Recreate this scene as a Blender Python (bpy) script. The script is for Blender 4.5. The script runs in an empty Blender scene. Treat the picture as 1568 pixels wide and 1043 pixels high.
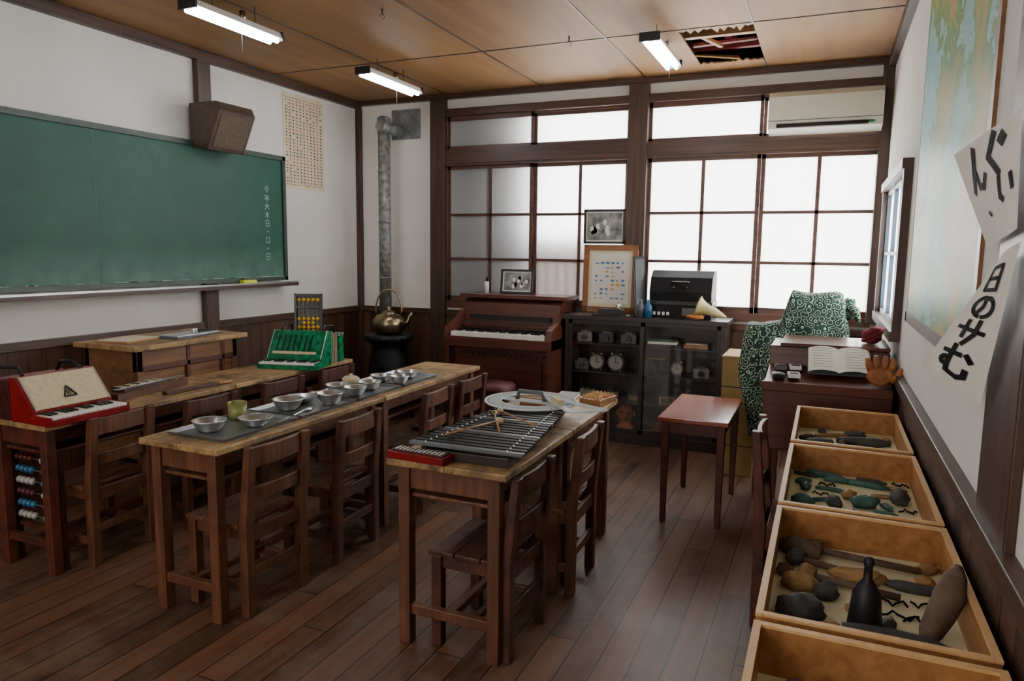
import bpy, bmesh, math, random
from mathutils import Vector, Matrix, noise
random.seed(7)
C=bpy.context
def lin(h):
    h=h.lstrip('#');o=[]
    for i in (0,2,4):
        v=int(h[i:i+2],16)/255
        o.append(v/12.92 if v<=.04045 else ((v+.055)/1.055)**2.4)
    return tuple(o)+(1,)
MATS={}
def nt(name):
    m=bpy.data.materials.new(name);m.use_nodes=True
    n=m.node_tree.nodes;l=m.node_tree.links
    b=n["Principled BSDF"]
    MATS[name]=m
    return m,n,l,b
def ramp(n,stops):
    r=n.new('ShaderNodeValToRGB')
    e=r.color_ramp.elements
    while len(e)<len(stops): e.new(.5)
    for i,(p,c) in enumerate(stops):
        e[i].position=p;e[i].color=c
    return r
def mul(c,k): return tuple(min(1,x*k) for x in c[:3])+(1,)
def plain(name,hexc,rough=.5,metal=0,var=.15,scale=12,bump=0,spec=.5,emit=0):
    m,n,l,b=nt(name);c=lin(hexc)
    tc=n.new('ShaderNodeTexCoord');no=n.new('ShaderNodeTexNoise')
    no.inputs['Scale'].default_value=scale;no.inputs['Detail'].default_value=6
    l.new(tc.outputs['Object'],no.inputs['Vector'])
    r=ramp(n,[(.3,mul(c,1-var)),(.7,mul(c,1+var))])
    l.new(no.outputs['Fac'],r.inputs['Fac']);l.new(r.outputs['Color'],b.inputs['Base Color'])
    b.inputs['Roughness'].default_value=rough;b.inputs['Metallic'].default_value=metal
    b.inputs['Specular IOR Level'].default_value=spec
    if bump:
        bp=n.new('ShaderNodeBump');bp.inputs['Strength'].default_value=bump;bp.inputs['Distance'].default_value=.01
        l.new(no.outputs['Fac'],bp.inputs['Height']);l.new(bp.outputs['Normal'],b.inputs['Normal'])
    if emit:
        b.inputs['Emission Color'].default_value=c;b.inputs['Emission Strength'].default_value=emit
    return m
def wood(name,h1,h2,axis='Y',rough=.45,sc=1.0,worn=None,bump=.15,coat=0,wl=.45,wh=.62):
    m,n,l,b=nt(name)
    tc=n.new('ShaderNodeTexCoord');mp=n.new('ShaderNodeMapping')
    s=[34*sc,34*sc,34*sc];s['XYZ'.index(axis)]=1.8*sc
    mp.inputs['Scale'].default_value=s
    l.new(tc.outputs['Object'],mp.inputs['Vector'])
    no=n.new('ShaderNodeTexNoise');no.inputs['Scale'].default_value=1;no.inputs['Detail'].default_value=6;no.inputs['Distortion'].default_value=.4
    l.new(mp.outputs['Vector'],no.inputs['Vector'])
    r=ramp(n,[(.28,lin(h1)),(.72,lin(h2))]);l.new(no.outputs['Fac'],r.inputs['Fac'])
    out=r.outputs['Color']
    if worn:
        n2=n.new('ShaderNodeTexNoise');n2.inputs['Scale'].default_value=6;n2.inputs['Detail'].default_value=10;n2.inputs['Roughness'].default_value=.75
        l.new(tc.outputs['Object'],n2.inputs['Vector'])
        r2=ramp(n,[(wl,(0,0,0,1)),(wh,(1,1,1,1))]);l.new(n2.outputs['Fac'],r2.inputs['Fac'])
        mx=n.new('ShaderNodeMix');mx.data_type='RGBA'
        l.new(r2.outputs['Color'],mx.inputs['Factor']);l.new(out,mx.inputs['A']);mx.inputs['B'].default_value=lin(worn)
        out=mx.outputs['Result']
        rr=n.new('ShaderNodeMapRange');rr.inputs['To Min'].default_value=rough-.08;rr.inputs['To Max'].default_value=rough+.25
        l.new(n2.outputs['Fac'],rr.inputs['Value']);l.new(rr.outputs[0],b.inputs['Roughness'])
    else: b.inputs['Roughness'].default_value=rough
    l.new(out,b.inputs['Base Color'])
    b.inputs['Coat Weight'].default_value=coat;b.inputs['Coat Roughness'].default_value=.12
    bp=n.new('ShaderNodeBump');bp.inputs['Strength'].default_value=bump;bp.inputs['Distance'].default_value=.004
    l.new(no.outputs['Fac'],bp.inputs['Height']);l.new(bp.outputs['Normal'],b.inputs['Normal'])
    return m
def planks(name,h1,h2,width,idx,gap,rough,sc_long=1.2,plen=1.8,spec=.5,worn=None):
    m,n,l,b=nt(name)
    tc=n.new('ShaderNodeTexCoord');sp=n.new('ShaderNodeSeparateXYZ');l.new(tc.outputs['Object'],sp.inputs[0])
    def mt(op,a,bv=None,c=None):
        k=n.new('ShaderNodeMath');k.operation=op
        for i,v in enumerate((a,bv,c)):
            if v is None: continue
            if isinstance(v,(int,float)): k.inputs[i].default_value=v
            else: l.new(v,k.inputs[i])
        return k.outputs[0]
    ac=sp.outputs[idx];al=sp.outputs[1 if idx==0 else 2] if plen else None
    q=mt('DIVIDE',ac,width);fl=mt('FLOOR',q);fr=mt('FRACT',q)
    wn=n.new('ShaderNodeTexWhiteNoise');wn.noise_dimensions='1D';l.new(fl,wn.inputs['W'])
    e=mt('LESS_THAN',fr,gap)
    if plen:
        off=mt('ADD',mt('DIVIDE',al,plen),mt('MULTIPLY',wn.outputs['Value'],7.3))
        f2=mt('FLOOR',off);e2=mt('LESS_THAN',mt('FRACT',off),gap*width/plen)
        e=mt('MAXIMUM',e,e2)
        w2=n.new('ShaderNodeTexWhiteNoise');w2.noise_dimensions='2D'
        cx=n.new('ShaderNodeCombineXYZ');l.new(fl,cx.inputs[0]);l.new(f2,cx.inputs[1]);l.new(cx.outputs[0],w2.inputs['Vector'])
        rv=w2.outputs['Value']
    else: rv=wn.outputs['Value']
    mp=n.new('ShaderNodeMapping')
    s=[30,30,30]
    if idx==0 and plen: s[1]=sc_long
    else: s[2]=sc_long
    mp.inputs['Scale'].default_value=s;l.new(tc.outputs['Object'],mp.inputs['Vector'])
    no=n.new('ShaderNodeTexNoise');no.noise_dimensions='4D';no.inputs['Scale'].default_value=1;no.inputs['Detail'].default_value=6
    l.new(mp.outputs[0],no.inputs['Vector']);l.new(mt('MULTIPLY',rv,9),no.inputs['W'])
    fac=mt('ADD',mt('MULTIPLY',no.outputs['Fac'],.75),mt('MULTIPLY',rv,.4))
    r=ramp(n,[(.3,lin(h1)),(.8,lin(h2))]);l.new(fac,r.inputs['Fac']);out=r.outputs['Color']
    n3=n.new('ShaderNodeTexNoise');n3.inputs['Scale'].default_value=2.6;n3.inputs['Detail'].default_value=12;n3.inputs['Roughness'].default_value=.75
    l.new(tc.outputs['Object'],n3.inputs['Vector'])
    if worn:
        r3=ramp(n,[(.46,(0,0,0,1)),(.64,(.9,.9,.9,1))]);l.new(n3.outputs['Fac'],r3.inputs['Fac'])
        mx=n.new('ShaderNodeMix');mx.data_type='RGBA';l.new(r3.outputs['Color'],mx.inputs['Factor']);l.new(out,mx.inputs['A']);mx.inputs['B'].default_value=lin(worn);out=mx.outputs['Result']
    mx=n.new('ShaderNodeMix');mx.data_type='RGBA';l.new(e,mx.inputs['Factor']);l.new(out,mx.inputs['A']);mx.inputs['B'].default_value=lin('#150e0a')
    l.new(mx.outputs['Result'],b.inputs['Base Color'])
    rr=n.new('ShaderNodeMapRange');rr.inputs['To Min'].default_value=rough-.16;rr.inputs['To Max'].default_value=rough+.28
    l.new(n3.outputs['Fac'],rr.inputs['Value']);l.new(rr.outputs[0],b.inputs['Roughness'])
    b.inputs['Specular IOR Level'].default_value=spec
    bp=n.new('ShaderNodeBump');bp.inputs['Strength'].default_value=.45;bp.inputs['Distance'].default_value=.004
    hh=mt('SUBTRACT',mt('MULTIPLY',no.outputs['Fac'],.5),e)
    l.new(hh,bp.inputs['Height']);l.new(bp.outputs['Normal'],b.inputs['Normal'])
    return m
# ---------------- materials
M_wall=plain('plaster_white','#e3e0da',.9,var=.04,scale=3,bump=.05)
M_floor=planks('floor_boards','#331f14','#704c34',.115,0,.045,.42,worn='#6f5845',spec=.45)
M_wains=planks('wainscot_boards','#311e13','#5e3d29',.11,0,.04,.5,plen=0)
M_wainsY=planks('wainscot_boards_side','#311e13','#5e3d29',.11,1,.04,.5,plen=0)
M_ceil=wood('ceiling_plywood','#805a36','#99713f','Y',.6,.25,bump=.02)
M_trim=wood('trim_dark','#30201a','#503729','Z',.45)
M_trimX=wood('trim_dark_x','#332117','#583b2a','X',.4)
M_trimY=wood('trim_dark_y','#32221a','#553d30','Y',.45)
M_sash=wood('sash_wood','#3c251b','#623c2d','X',.4)
M_desktop=wood('desk_top_wood','#866844','#b0905e','Y',.42,worn='#57402a')
M_desk=wood('desk_frame_wood','#472919','#774b31','Z',.42,worn='#54301e')
M_deskred=wood('desk_red_wood','#462318','#6e3424','Z',.4,worn='#3c2017')
M_chair=wood('chair_wood','#492a1a','#7a4d32','Z',.4,worn='#502d1b')
M_chairred=wood('chair_dark_wood','#3a1f17','#613525','Z',.4,worn='#331b14')
M_tdesk=wood('teacher_desk_wood','#65432a','#87603e','Y',.4)
M_orange=wood('orange_ply','#8a5a30','#b08150','X',.5)
M_organ=wood('piano_wood','#3e221a','#69392a','X',.28,coat=.25)
M_cab=wood('cabinet_dark','#191312','#2e211d','X',.35,coat=.1)
M_redtop=wood('red_gloss_top','#7a3420','#98482e','Y',.2,coat=.6)
M_mah=wood('mahogany','#421f17','#633024','X',.35)
M_drawer=wood('drawer_wood','#85562c','#af7d48','Y',.45)
M_drawrim=wood('drawer_rim','#bd925a','#d6ae78','Y',.5)
M_linen=plain('drawer_lining','#d9d1ac',.85,var=.06)
M_black=plain('black_lacquer','#101012',.35,var=.3)
M_case=plain('black_case','#0e0e0f',.55,var=.3,spec=.3)
M_bar=plain('black_bars','#0d0d0e',.5,var=.3,spec=.25)
M_iron=plain('cast_iron','#202024',.5,metal=.4,var=.3,bump=.1)
M_alu=plain('aluminium','#cdd0d0',.28,metal=.9,var=.06)
M_tray=plain('tray_metal','#8e9294',.32,metal=.85,var=.12)
M_galv=plain('galvanised_pipe','#84888a',.5,metal=.35,var=.3,scale=14)
M_pipe=plain('stained_pipe','#7a7d7a',.5,metal=.3,var=.6,scale=22)
M_brass=plain('kettle_brass','#8f8064',.32,metal=1,var=.25)
M_white=plain('white_plastic','#e2e2e0',.4,var=.03)
M_cream=plain('cream_cloth','#c2b490',.8,var=.12,scale=60)
M_red=plain('red_lacquer','#780f13',.28,var=.25)
M_dred=plain('dark_red','#4a1014',.5,var=.2)
M_green=plain('green_pearl','#0c7048',.2,var=.6,scale=30)
M_keyw=plain('ivory_keys','#eeece4',.25,var=.02)
M_yel=plain('yellow_beads','#d8a81c',.35,var=.1)
M_blue=plain('blue_beads','#2a6088',.35)
M_greenp=plain('green_cup_paint','#7c7e48',.35)
M_rockd=plain('stone_dark','#444442',.75,var=.4,scale=25,bump=.5)
M_rockb=plain('stone_brown','#5c4a3a',.8,var=.35,scale=25,bump=.5)
M_rocko=plain('stone_ochre','#967548',.8,var=.25,scale=25,bump=.4)
M_bronze=plain('verdigris','#41645a',.75,var=.4,scale=30,bump=.4)
M_clay=plain('terracotta','#92593c',.85,var=.2,bump=.2)
M_paper=plain('paper_white','#e9e6dc',.8,var=.04)
M_paperY=plain('paper_cream','#dccfb0',.8,var=.06)
M_ink=plain('ink_black','#0a0a0b',.8,spec=.1)
M_inkr=plain('ink_red','#a83422',.7)
M_inkb=plain('ink_blue','#4b83b4',.7)
M_chalk=plain('chalk','#9ab5ab',.95)
M_chalkf=plain('chalk_faint','#416e62',.95)
M_yellow=plain('eraser_yellow','#c8d038',.8)
M_card=plain('box_card','#a08650',.7,var=.12)
M_book=plain('book_green','#2b5c40',.5)
M_grey=plain('grey_enamel','#54595c',.4,var=.1)
M_dgrey=plain('dark_grey_case','#232426',.45,var=.2)
M_ac=plain('ac_plastic','#c6c2b2',.45,var=.03)
M_yarn=plain('maroon_yarn','#6a1c2a',.9,bump=.5,scale=60)
M_leather=plain('glove_leather','#9a6236',.6,var=.3,bump=.3)
M_photo=plain('photo_grey','#7d7d7b',.3,var=.95,scale=14)
M_gloom=plain('ceiling_void','#20160f',.9)  # near-black brown; puts the gloom of ceiling hole and vent slot into colour
M_redpl=plain('red_board','#6e201c',.6,var=.2)
M_tube=plain('fluorescent_tube','#f6f8ff',.4,emit=38)
M_ext=plain('outside_boards','#5a5450',.8)
M_ext2=plain('pane_tint_slats','#b88878',.8)
M_gnd=plain('outside_ground','#b8b4aa',.9)
M_alframe=plain('aluminium_frame_dark','#3e4c58',.4,metal=.5)
# blackboard
m,n,l,b=nt('blackboard_green')
tc=n.new('ShaderNodeTexCoord');no=n.new('ShaderNodeTexNoise');no.inputs['Scale'].default_value=1.6;no.inputs['Detail'].default_value=10;no.inputs['Roughness'].default_value=.7
l.new(tc.outputs['Object'],no.inputs['Vector']);r=ramp(n,[(.3,lin('#174338')),(.58,lin('#1d5042')),(.8,lin('#3a6657'))]);l.new(no.outputs['Fac'],r.inputs['Fac'])
sp=n.new('ShaderNodeSeparateXYZ');l.new(tc.outputs['Object'],sp.inputs[0])
mr=n.new('ShaderNodeMapRange');mr.inputs['From Min'].default_value=1.5;mr.inputs['From Max'].default_value=1.26;mr.inputs['To Max'].default_value=.8;l.new(sp.outputs[2],mr.inputs['Value'])
n2=n.new('ShaderNodeTexNoise');n2.inputs['Scale'].default_value=9;n2.inputs['Detail'].default_value=10;l.new(tc.outputs['Object'],n2.inputs['Vector'])
mm=n.new('ShaderNodeMath');mm.operation='MULTIPLY';l.new(mr.outputs[0],mm.inputs[0]);l.new(n2.outputs['Fac'],mm.inputs[1])
mx=n.new('ShaderNodeMix');mx.data_type='RGBA';l.new(mm.outputs[0],mx.inputs['Factor']);l.new(r.outputs['Color'],mx.inputs['A']);mx.inputs['B'].default_value=lin('#6d8c82')
l.new(mx.outputs['Result'],b.inputs['Base Color']);b.inputs['Roughness'].default_value=.5;b.inputs['Specular IOR Level'].default_value=.35
M_board=m
# frosted pane
m=bpy.data.materials.new('frosted_glass');m.use_nodes=True;n=m.node_tree.nodes;l=m.node_tree.links
n.clear();o=n.new('ShaderNodeOutputMaterial');t=n.new('ShaderNodeBsdfTranslucent');t.inputs[0].default_value=(.95,.96,.97,1)
d=n.new('ShaderNodeBsdfPrincipled');d.inputs['Base Color'].default_value=(.45,.47,.5,1);d.inputs['Roughness'].default_value=.25
mx=n.new('ShaderNodeMixShader');mx.inputs[0].default_value=.15;l.new(t.outputs[0],mx.inputs[1]);l.new(d.outputs[0],mx.inputs[2]);l.new(mx.outputs[0],o.inputs[0]);M_frost=m
def clear(name,fac,col=(1,1,1,1),dif=0):
    m=bpy.data.materials.new(name);m.use_nodes=True;n=m.node_tree.nodes;l=m.node_tree.links
    n.clear();o=n.new('ShaderNodeOutputMaterial');t=n.new('ShaderNodeBsdfTransparent');t.inputs[0].default_value=col
    d=n.new('ShaderNodeBsdfGlossy');d.inputs['Roughness'].default_value=.05
    mx=n.new('ShaderNodeMixShader');mx.inputs[0].default_value=fac;l.new(t.outputs[0],mx.inputs[1]);l.new(d.outputs[0],mx.inputs[2])
    if dif:
        e=n.new('ShaderNodeBsdfDiffuse');e.inputs[0].default_value=(.8,.88,.9,1);m2=n.new('ShaderNodeMixShader');m2.inputs[0].default_value=dif
        l.new(mx.outputs[0],m2.inputs[1]);l.new(e.outputs[0],m2.inputs[2]);l.new(m2.outputs[0],o.inputs[0])
    else: l.new(mx.outputs[0],o.inputs[0])
    return m
M_glass=clear('cabinet_glass',.04)
M_acryl=clear('clear_acrylic',.25,(.85,.92,.97,1),.45)
# map
m,n,l,b=nt('map_print')
tc=n.new('ShaderNodeTexCoord');no=n.new('ShaderNodeTexNoise');no.inputs['Scale'].default_value=2.1;no.inputs['Detail'].default_value=12;no.inputs['Roughness'].default_value=.66;no.inputs['Distortion'].default_value=.5
l.new(tc.outputs['Object'],no.inputs['Vector'])
r=ramp(n,[(.0,lin('#74aabb')),(.41,lin('#86bcc3')),(.455,lin('#9fccc2')),(.465,lin('#4a8550')),(.52,lin('#7f9d58')),(.57,lin('#b39f58')),(.66,lin('#8d6a38'))]);l.new(no.outputs['Fac'],r.inputs['Fac']);l.new(r.outputs['Color'],b.inputs['Base Color']);b.inputs['Roughness'].default_value=.42;b.inputs['Specular IOR Level'].default_value=.15
M_map=m
# furoshiki cloth
m,n,l,b=nt('karakusa_cloth')
tc=n.new('ShaderNodeTexCoord');vo=n.new('ShaderNodeTexVoronoi');vo.inputs['Scale'].default_value=28;l.new(tc.outputs['Object'],vo.inputs['Vector'])
k=n.new('ShaderNodeMath');k.operation='MULTIPLY';k.inputs[1].default_value=19;l.new(vo.outputs['Distance'],k.inputs[0])
s=n.new('ShaderNodeMath');s.operation='SINE';l.new(k.outputs[0],s.inputs[0])
r=ramp(n,[(.76,lin('#10382d')),(.88,lin('#c0cab0'))]);l.new(s.outputs[0],r.inputs['Fac']);l.new(r.outputs['Color'],b.inputs['Base Color']);b.inputs['Roughness'].default_value=.85
M_kara=m
# ---------------- mesh builder
class MB:
    def __init__(s): s.bm=bmesh.new();s.mats=[]
    def mi(s,m):
        if m not in s.mats: s.mats.append(m)
        return s.mats.index(m)
    def _f(s,vs,m,smooth=False):
        try: f=s.bm.faces.new(vs)
        except ValueError: return
        f.material_index=s.mi(m);f.smooth=smooth
    def box(s,x0,x1,y0,y1,z0,z1,m,T=None):
        P=[(x,y,z) for x in (x0,x1) for y in (y0,y1) for z in (z0,z1)]
        if T is not None: P=[T@Vector(p) for p in P]
        v=[s.bm.verts.new(p) for p in P]
        for f in ((0,1,3,2),(4,6,7,5),(0,4,5,1),(2,3,7,6),(0,2,6,4),(1,5,7,3)): s._f([v[i] for i in f],m)
    def cbox(s,c,d,m,rot=(0,0,0)):
        from mathutils import Euler
        T=Matrix.Translation(c)@Euler(rot).to_matrix().to_4x4()
        s.box(-d[0]/2,d[0]/2,-d[1]/2,d[1]/2,-d[2]/2,d[2]/2,m,T)
    def prism(s,poly,axis,a,b,m):
        def P(p,t):
            q=list(p);q.insert(axis,t);return q
        A=[s.bm.verts.new(P(p,a)) for p in poly];B=[s.bm.verts.new(P(p,b)) for p in poly]
        s._f(A,m);s._f(B[::-1],m);k=len(poly)
        for i in range(k): s._f([A[i],B[i],B[(i+1)%k],A[(i+1)%k]],m)
    def cyl(s,p0,p1,r0,m,r1=None,seg=16,cap=True,smooth=True):
        r1=r0 if r1 is None else r1
        p0=Vector(p0);p1=Vector(p1);d=(p1-p0).normalized()
        u=d.orthogonal().normalized();w=d.cross(u)
        A=[];B=[]
        for i in range(seg):
            a=2*math.pi*i/seg;o=u*math.cos(a)+w*math.sin(a)
            A.append(s.bm.verts.new(p0+o*r0));B.append(s.bm.verts.new(p1+o*r1))
        for i in range(seg): s._f([A[i],A[(i+1)%seg],B[(i+1)%seg],B[i]],m,smooth)
        if cap: s._f(A[::-1],m);s._f(B,m)
    def lathe(s,prof,c,m,seg=28,T=None):
        rings=[]
        for r,z in prof:
            ring=[]
            for i in range(seg):
                a=2*math.pi*i/seg;p=Vector((max(r,.0004)*math.cos(a),max(r,.0004)*math.sin(a),z))
                if T is not None: p=T@p
                ring.append(s.bm.verts.new(p+Vector(c)))
            rings.append(ring)
        for A,B in zip(rings,rings[1:]):
            for i in range(seg): s._f([A[i],A[(i+1)%seg],B[(i+1)%seg],B[i]],m,True)
    def tube(s,pts,r,m,seg=10):
        pts=[Vector(p) for p in pts];rings=[]
        u=None
        for i,p in enumerate(pts):
            d=(pts[min(i+1,len(pts)-1)]-pts[max(i-1,0)]).normalized()
            if u is None: u=d.orthogonal().normalized()
            u=(u-d*u.dot(d)).normalized();w=d.cross(u)
            rr=r[i] if isinstance(r,(list,tuple)) else r
            rings.append([s.bm.verts.new(p+(u*math.cos(2*math.pi*k/seg)+w*math.sin(2*math.pi*k/seg))*rr) for k in range(seg)])
        for A,B in zip(rings,rings[1:]):
            for i in range(seg): s._f([A[i],A[(i+1)%seg],B[(i+1)%seg],B[i]],m,True)
        s._f(rings[0][::-1],m);s._f(rings[-1],m)
    def blob(s,c,d,m,rot=0,seed=0,amp=.25,sub=3,pitch=0):
        t=bmesh.new();bmesh.ops.create_icosphere(t,subdivisions=sub,radius=1)
        R=Matrix.Rotation(rot,3,'Z')@Matrix.Rotation(pitch,3,'Y');mp={}
        for v in t.verts:
            k=1+amp*noise.noise(v.co*1.6+Vector((seed*3.1,seed*1.7,0)))+amp*.3*noise.noise(v.co*5+Vector((seed,0,0)))
            p=Vector((v.co.x*d[0]*k,v.co.y*d[1]*k,v.co.z*d[2]*k));mp[v.index]=s.bm.verts.new(R@p+Vector(c))
        for f in t.faces: s._f([mp[v.index] for v in f.verts],m,True)
        t.free()
    def grid(s,fn,nu,nv,m,smooth=True,closeu=False):
        V=[[s.bm.verts.new(fn(i/(nu if closeu else nu-1) ,j/(nv-1))) for j in range(nv)] for i in range(nu)]
        for i in range(nu if closeu else nu-1):
            for j in range(nv-1): s._f([V[i][j],V[(i+1)%nu][j],V[(i+1)%nu][j+1],V[i][j+1]],m,smooth)
    def mesh(s,name):
        bmesh.ops.recalc_face_normals(s.bm,faces=s.bm.faces)
        me=bpy.data.meshes.new(name);s.bm.to_mesh(me);s.bm.free()
        for m in s.mats: me.materials.append(m)
        return me
    def obj(s,name,loc=(0,0,0),rz=0,bevel=0,rot=None):
        return place(s.mesh(name),name,loc,rz,bevel,rot)
def place(me,name,loc=(0,0,0),rz=0,bevel=0,rot=None):
    o=bpy.data.objects.new(name,me);C.collection.objects.link(o);o.location=loc;o.rotation_euler=rot if rot else (0,0,rz)
    if bevel:
        b=o.modifiers.new('bevel','BEVEL');b.width=bevel;b.segments=2;b.limit_method='ANGLE';b.angle_limit=.9
    return o
XL,XR,YB,ZC,ZW=-4.19,.353,5.9,2.878,.95
Y0=-2.6
# ---------------- shell
a=MB();a.box(XL-.1,XR+.1,Y0-.1,YB+.1,-.1,0,M_floor);a.obj('floor')
a=MB()
hx0,hx1,hy0,hy1=-.95,-.50,4.75,5.62
for bx in ((XL-.1,hx0,Y0-.1,YB+.1),(hx1,XR+.1,Y0-.1,YB+.1),(hx0,hx1,Y0-.1,hy0),(hx0,hx1,hy1,YB+.1)):
    a.box(bx[0],bx[1],bx[2],bx[3],ZC,ZC+.012,M_ceil)
for i in range(9):
    x=hx0+ (hx1-hx0)*i/9
    a.prism([(x,hy0-.0),(x+.055,hy0),(x+.03+random.uniform(-.02,.02),hy0+random.uniform(.02,.13))],2,ZC,ZC+.01,M_ceil)
    a.prism([(x,hy1),(x+.055,hy1),(x+.03,hy1-random.uniform(.01,.06))],2,ZC,ZC+.01,M_ceil)
a.box(-1.5,.1,4.4,5.9,ZC+.5,ZC+.52,M_gloom)
a.box(-1.5,-1.48,4.4,5.9,ZC+.012,ZC+.5,M_gloom);a.box(.08,.1,4.4,5.9,ZC+.012,ZC+.5,M_gloom)
a.box(-1.5,.1,4.4,4.42,ZC+.012,ZC+.5,M_gloom);a.box(-1.5,.1,5.88,5.9,ZC+.012,ZC+.5,M_gloom)
a.box(-1.4,0,4.98,5.03,ZC+.02,ZC+.08,M_orange);a.box(-1.4,0,5.35,5.39,ZC+.03,ZC+.09,M_redpl)
a.box(-.74,-.69,4.5,5.85,ZC+.09,ZC+.15,M_redpl)
a.cbox((-.72,5.2,ZC+.03),(.42,.08,.015),M_redpl,(.1,-.12,.35));a.cbox((-.8,5.42,ZC+.0),(.3,.16,.01),M_drawrim,(.35,.1,.2))
a.cbox((-.66,5.05,ZC+.05),(.4,.05,.02),M_drawrim,(0,.1,-.3));a.cbox((-.8,5.1,ZC+.02),(.2,.03,.02),M_orange,(0,.2,.9))
for x in (-3.2,-2.3,-1.41,-.5):
    if x==-.5: a.box(x-.006,x+.006,Y0,hy0,ZC-.004,ZC,M_trimY);a.box(x-.006,x+.006,hy1,YB,ZC-.004,ZC,M_trimY)
    else: a.box(x-.006,x+.006,Y0,YB,ZC-.004,ZC,M_trimY)
for y in (1.1,2.9,4.72): a.box(XL,XR,y-.006,y+.006,ZC-.0041,ZC,M_trimX)
a.obj('ceiling')
a=MB();a.box(XL-.1,XL,Y0-.1,YB+.1,0,ZC,M_wall);a.obj('wall_left')
a=MB();a.box(XL,XL+.015,Y0,YB,0,ZW-.05,M_wainsY);a.box(XL,XL+.035,Y0,YB,ZW-.05,ZW,M_trimY);a.box(XL,XL+.03,Y0,YB,0,.1,M_trimY);a.obj('baseboard_left',bevel=.003)
a=MB();a.box(XL,XL+.045,Y0,YB,ZC-.07,ZC,M_trimY);a.obj('trim_1',bevel=.003)
a=MB();a.box(XL,XL+.05,3.93,4.05,0,ZC-.07,M_trim);a.obj('trim_2',bevel=.004)
a=MB();a.box(XL,XL+.05,YB-.05,YB,0,ZC-.07,M_trim);a.obj('trim_3',bevel=.004)
wy0,wy1,wz0,wz1=4.08,5.5,1.12,1.92
a=MB()
a.box(XR,XR+.1,Y0-.1,wy0,0,ZC,M_wall);a.box(XR,XR+.1,wy1,YB+.1,0,ZC,M_wall);a.box(XR,XR+.1,wy0,wy1,0,wz0,M_wall);a.box(XR,XR+.1,wy0,wy1,wz1,ZC,M_wall);a.obj('wall_right')
a=MB();a.box(XR-.015,XR,Y0,YB,0,ZW-.05,M_wainsY);a.box(XR-.035,XR,Y0,YB,ZW-.05,ZW,M_trimY);a.obj('baseboard_right',bevel=.003)
a=MB();a.box(XR-.045,XR,Y0,YB,ZC-.07,ZC,M_trimY);a.obj('trim_4',bevel=.003)
a=MB();a.box(XR-.02,XR,1.55,1.83,0,ZC-.07,M_trim);a.obj('trim_5',bevel=.004)
a=MB()
a.box(XR-.05,XR+.06,wy0-.05,wy1+.05,wz1,wz1+.05,M_trimY);a.box(XR-.05,XR+.06,wy0-.05,wy1+.05,wz0-.05,wz0,M_trimY)
a.box(XR-.04,XR+.06,wy0-.05,wy0,wz0,wz1,M_trim);a.box(XR-.04,XR+.06,wy1,wy1+.05,wz0,wz1,M_trim)
for y in (wy0,wy0+.42,wy0+.86,wy1-.03): a.box(XR-.01,XR+.03,y,y+.04,wz0,wz1,M_alframe)
a.box(XR-.01,XR+.03,wy0,wy1,wz0,wz0+.03,M_alframe);a.box(XR-.01,XR+.03,wy0,wy1,wz1-.03,wz1,M_alframe);a.box(XR-.01,XR+.03,wy0,wy1,1.5,1.52,M_alframe)
a.box(XR+.012,XR+.018,wy0,wy1,wz0,wz1,M_frost);a.obj('window_3')
a=MB();a.box(XL-.1,XR+.1,Y0-.1,Y0,0,ZC,M_wall);a.obj('wall_front')
a=MB();a.box(XL,XR,Y0,Y0+.02,0,ZW,M_wains);a.obj('baseboard_front')
O=[(-3.22,-1.54),(-1.38,.31)]
zs0,zs1=1.0,2.69
a=MB()
a.box(XL,O[0][0],YB,YB+.1,0,ZC,M_wall);a.box(O[0][1],O[1][0],YB,YB+.1,0,ZC,M_wall);a.box(O[1][1],XR,YB,YB+.1,0,ZC,M_wall)
for o in O: a.box(o[0],o[1],YB,YB+.1,0,zs0,M_wall);a.box(o[0],o[1],YB,YB+.1,zs1,ZC,M_wall)
a.obj('wall_back')
a=MB();a.box(XL,XR,YB-.015,YB,0,ZW-.05,M_wains);a.box(XL,XR,YB-.035,YB,ZW-.05,ZW,M_trimX);a.obj('baseboard_back',bevel=.003)
a=MB();a.box(XL,XR,YB-.05,YB,2.835,ZC,M_trimX);a.obj('trim_6',bevel=.003)
a=MB();a.box(-3.37,XR,YB-.04,YB,2.685,2.75,M_trimX);a.obj('trim_7',bevel=.003)
for i,(x0,x1) in enumerate(((-3.37,-3.22),(-1.54,-1.38),(.28,XR))):
    a=MB();a.box(x0,x1,YB-.06,YB,0 if i<2 else 1.0,2.835,M_trim);a.obj('trim_%d'%(8+i),bevel=.004)
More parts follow.
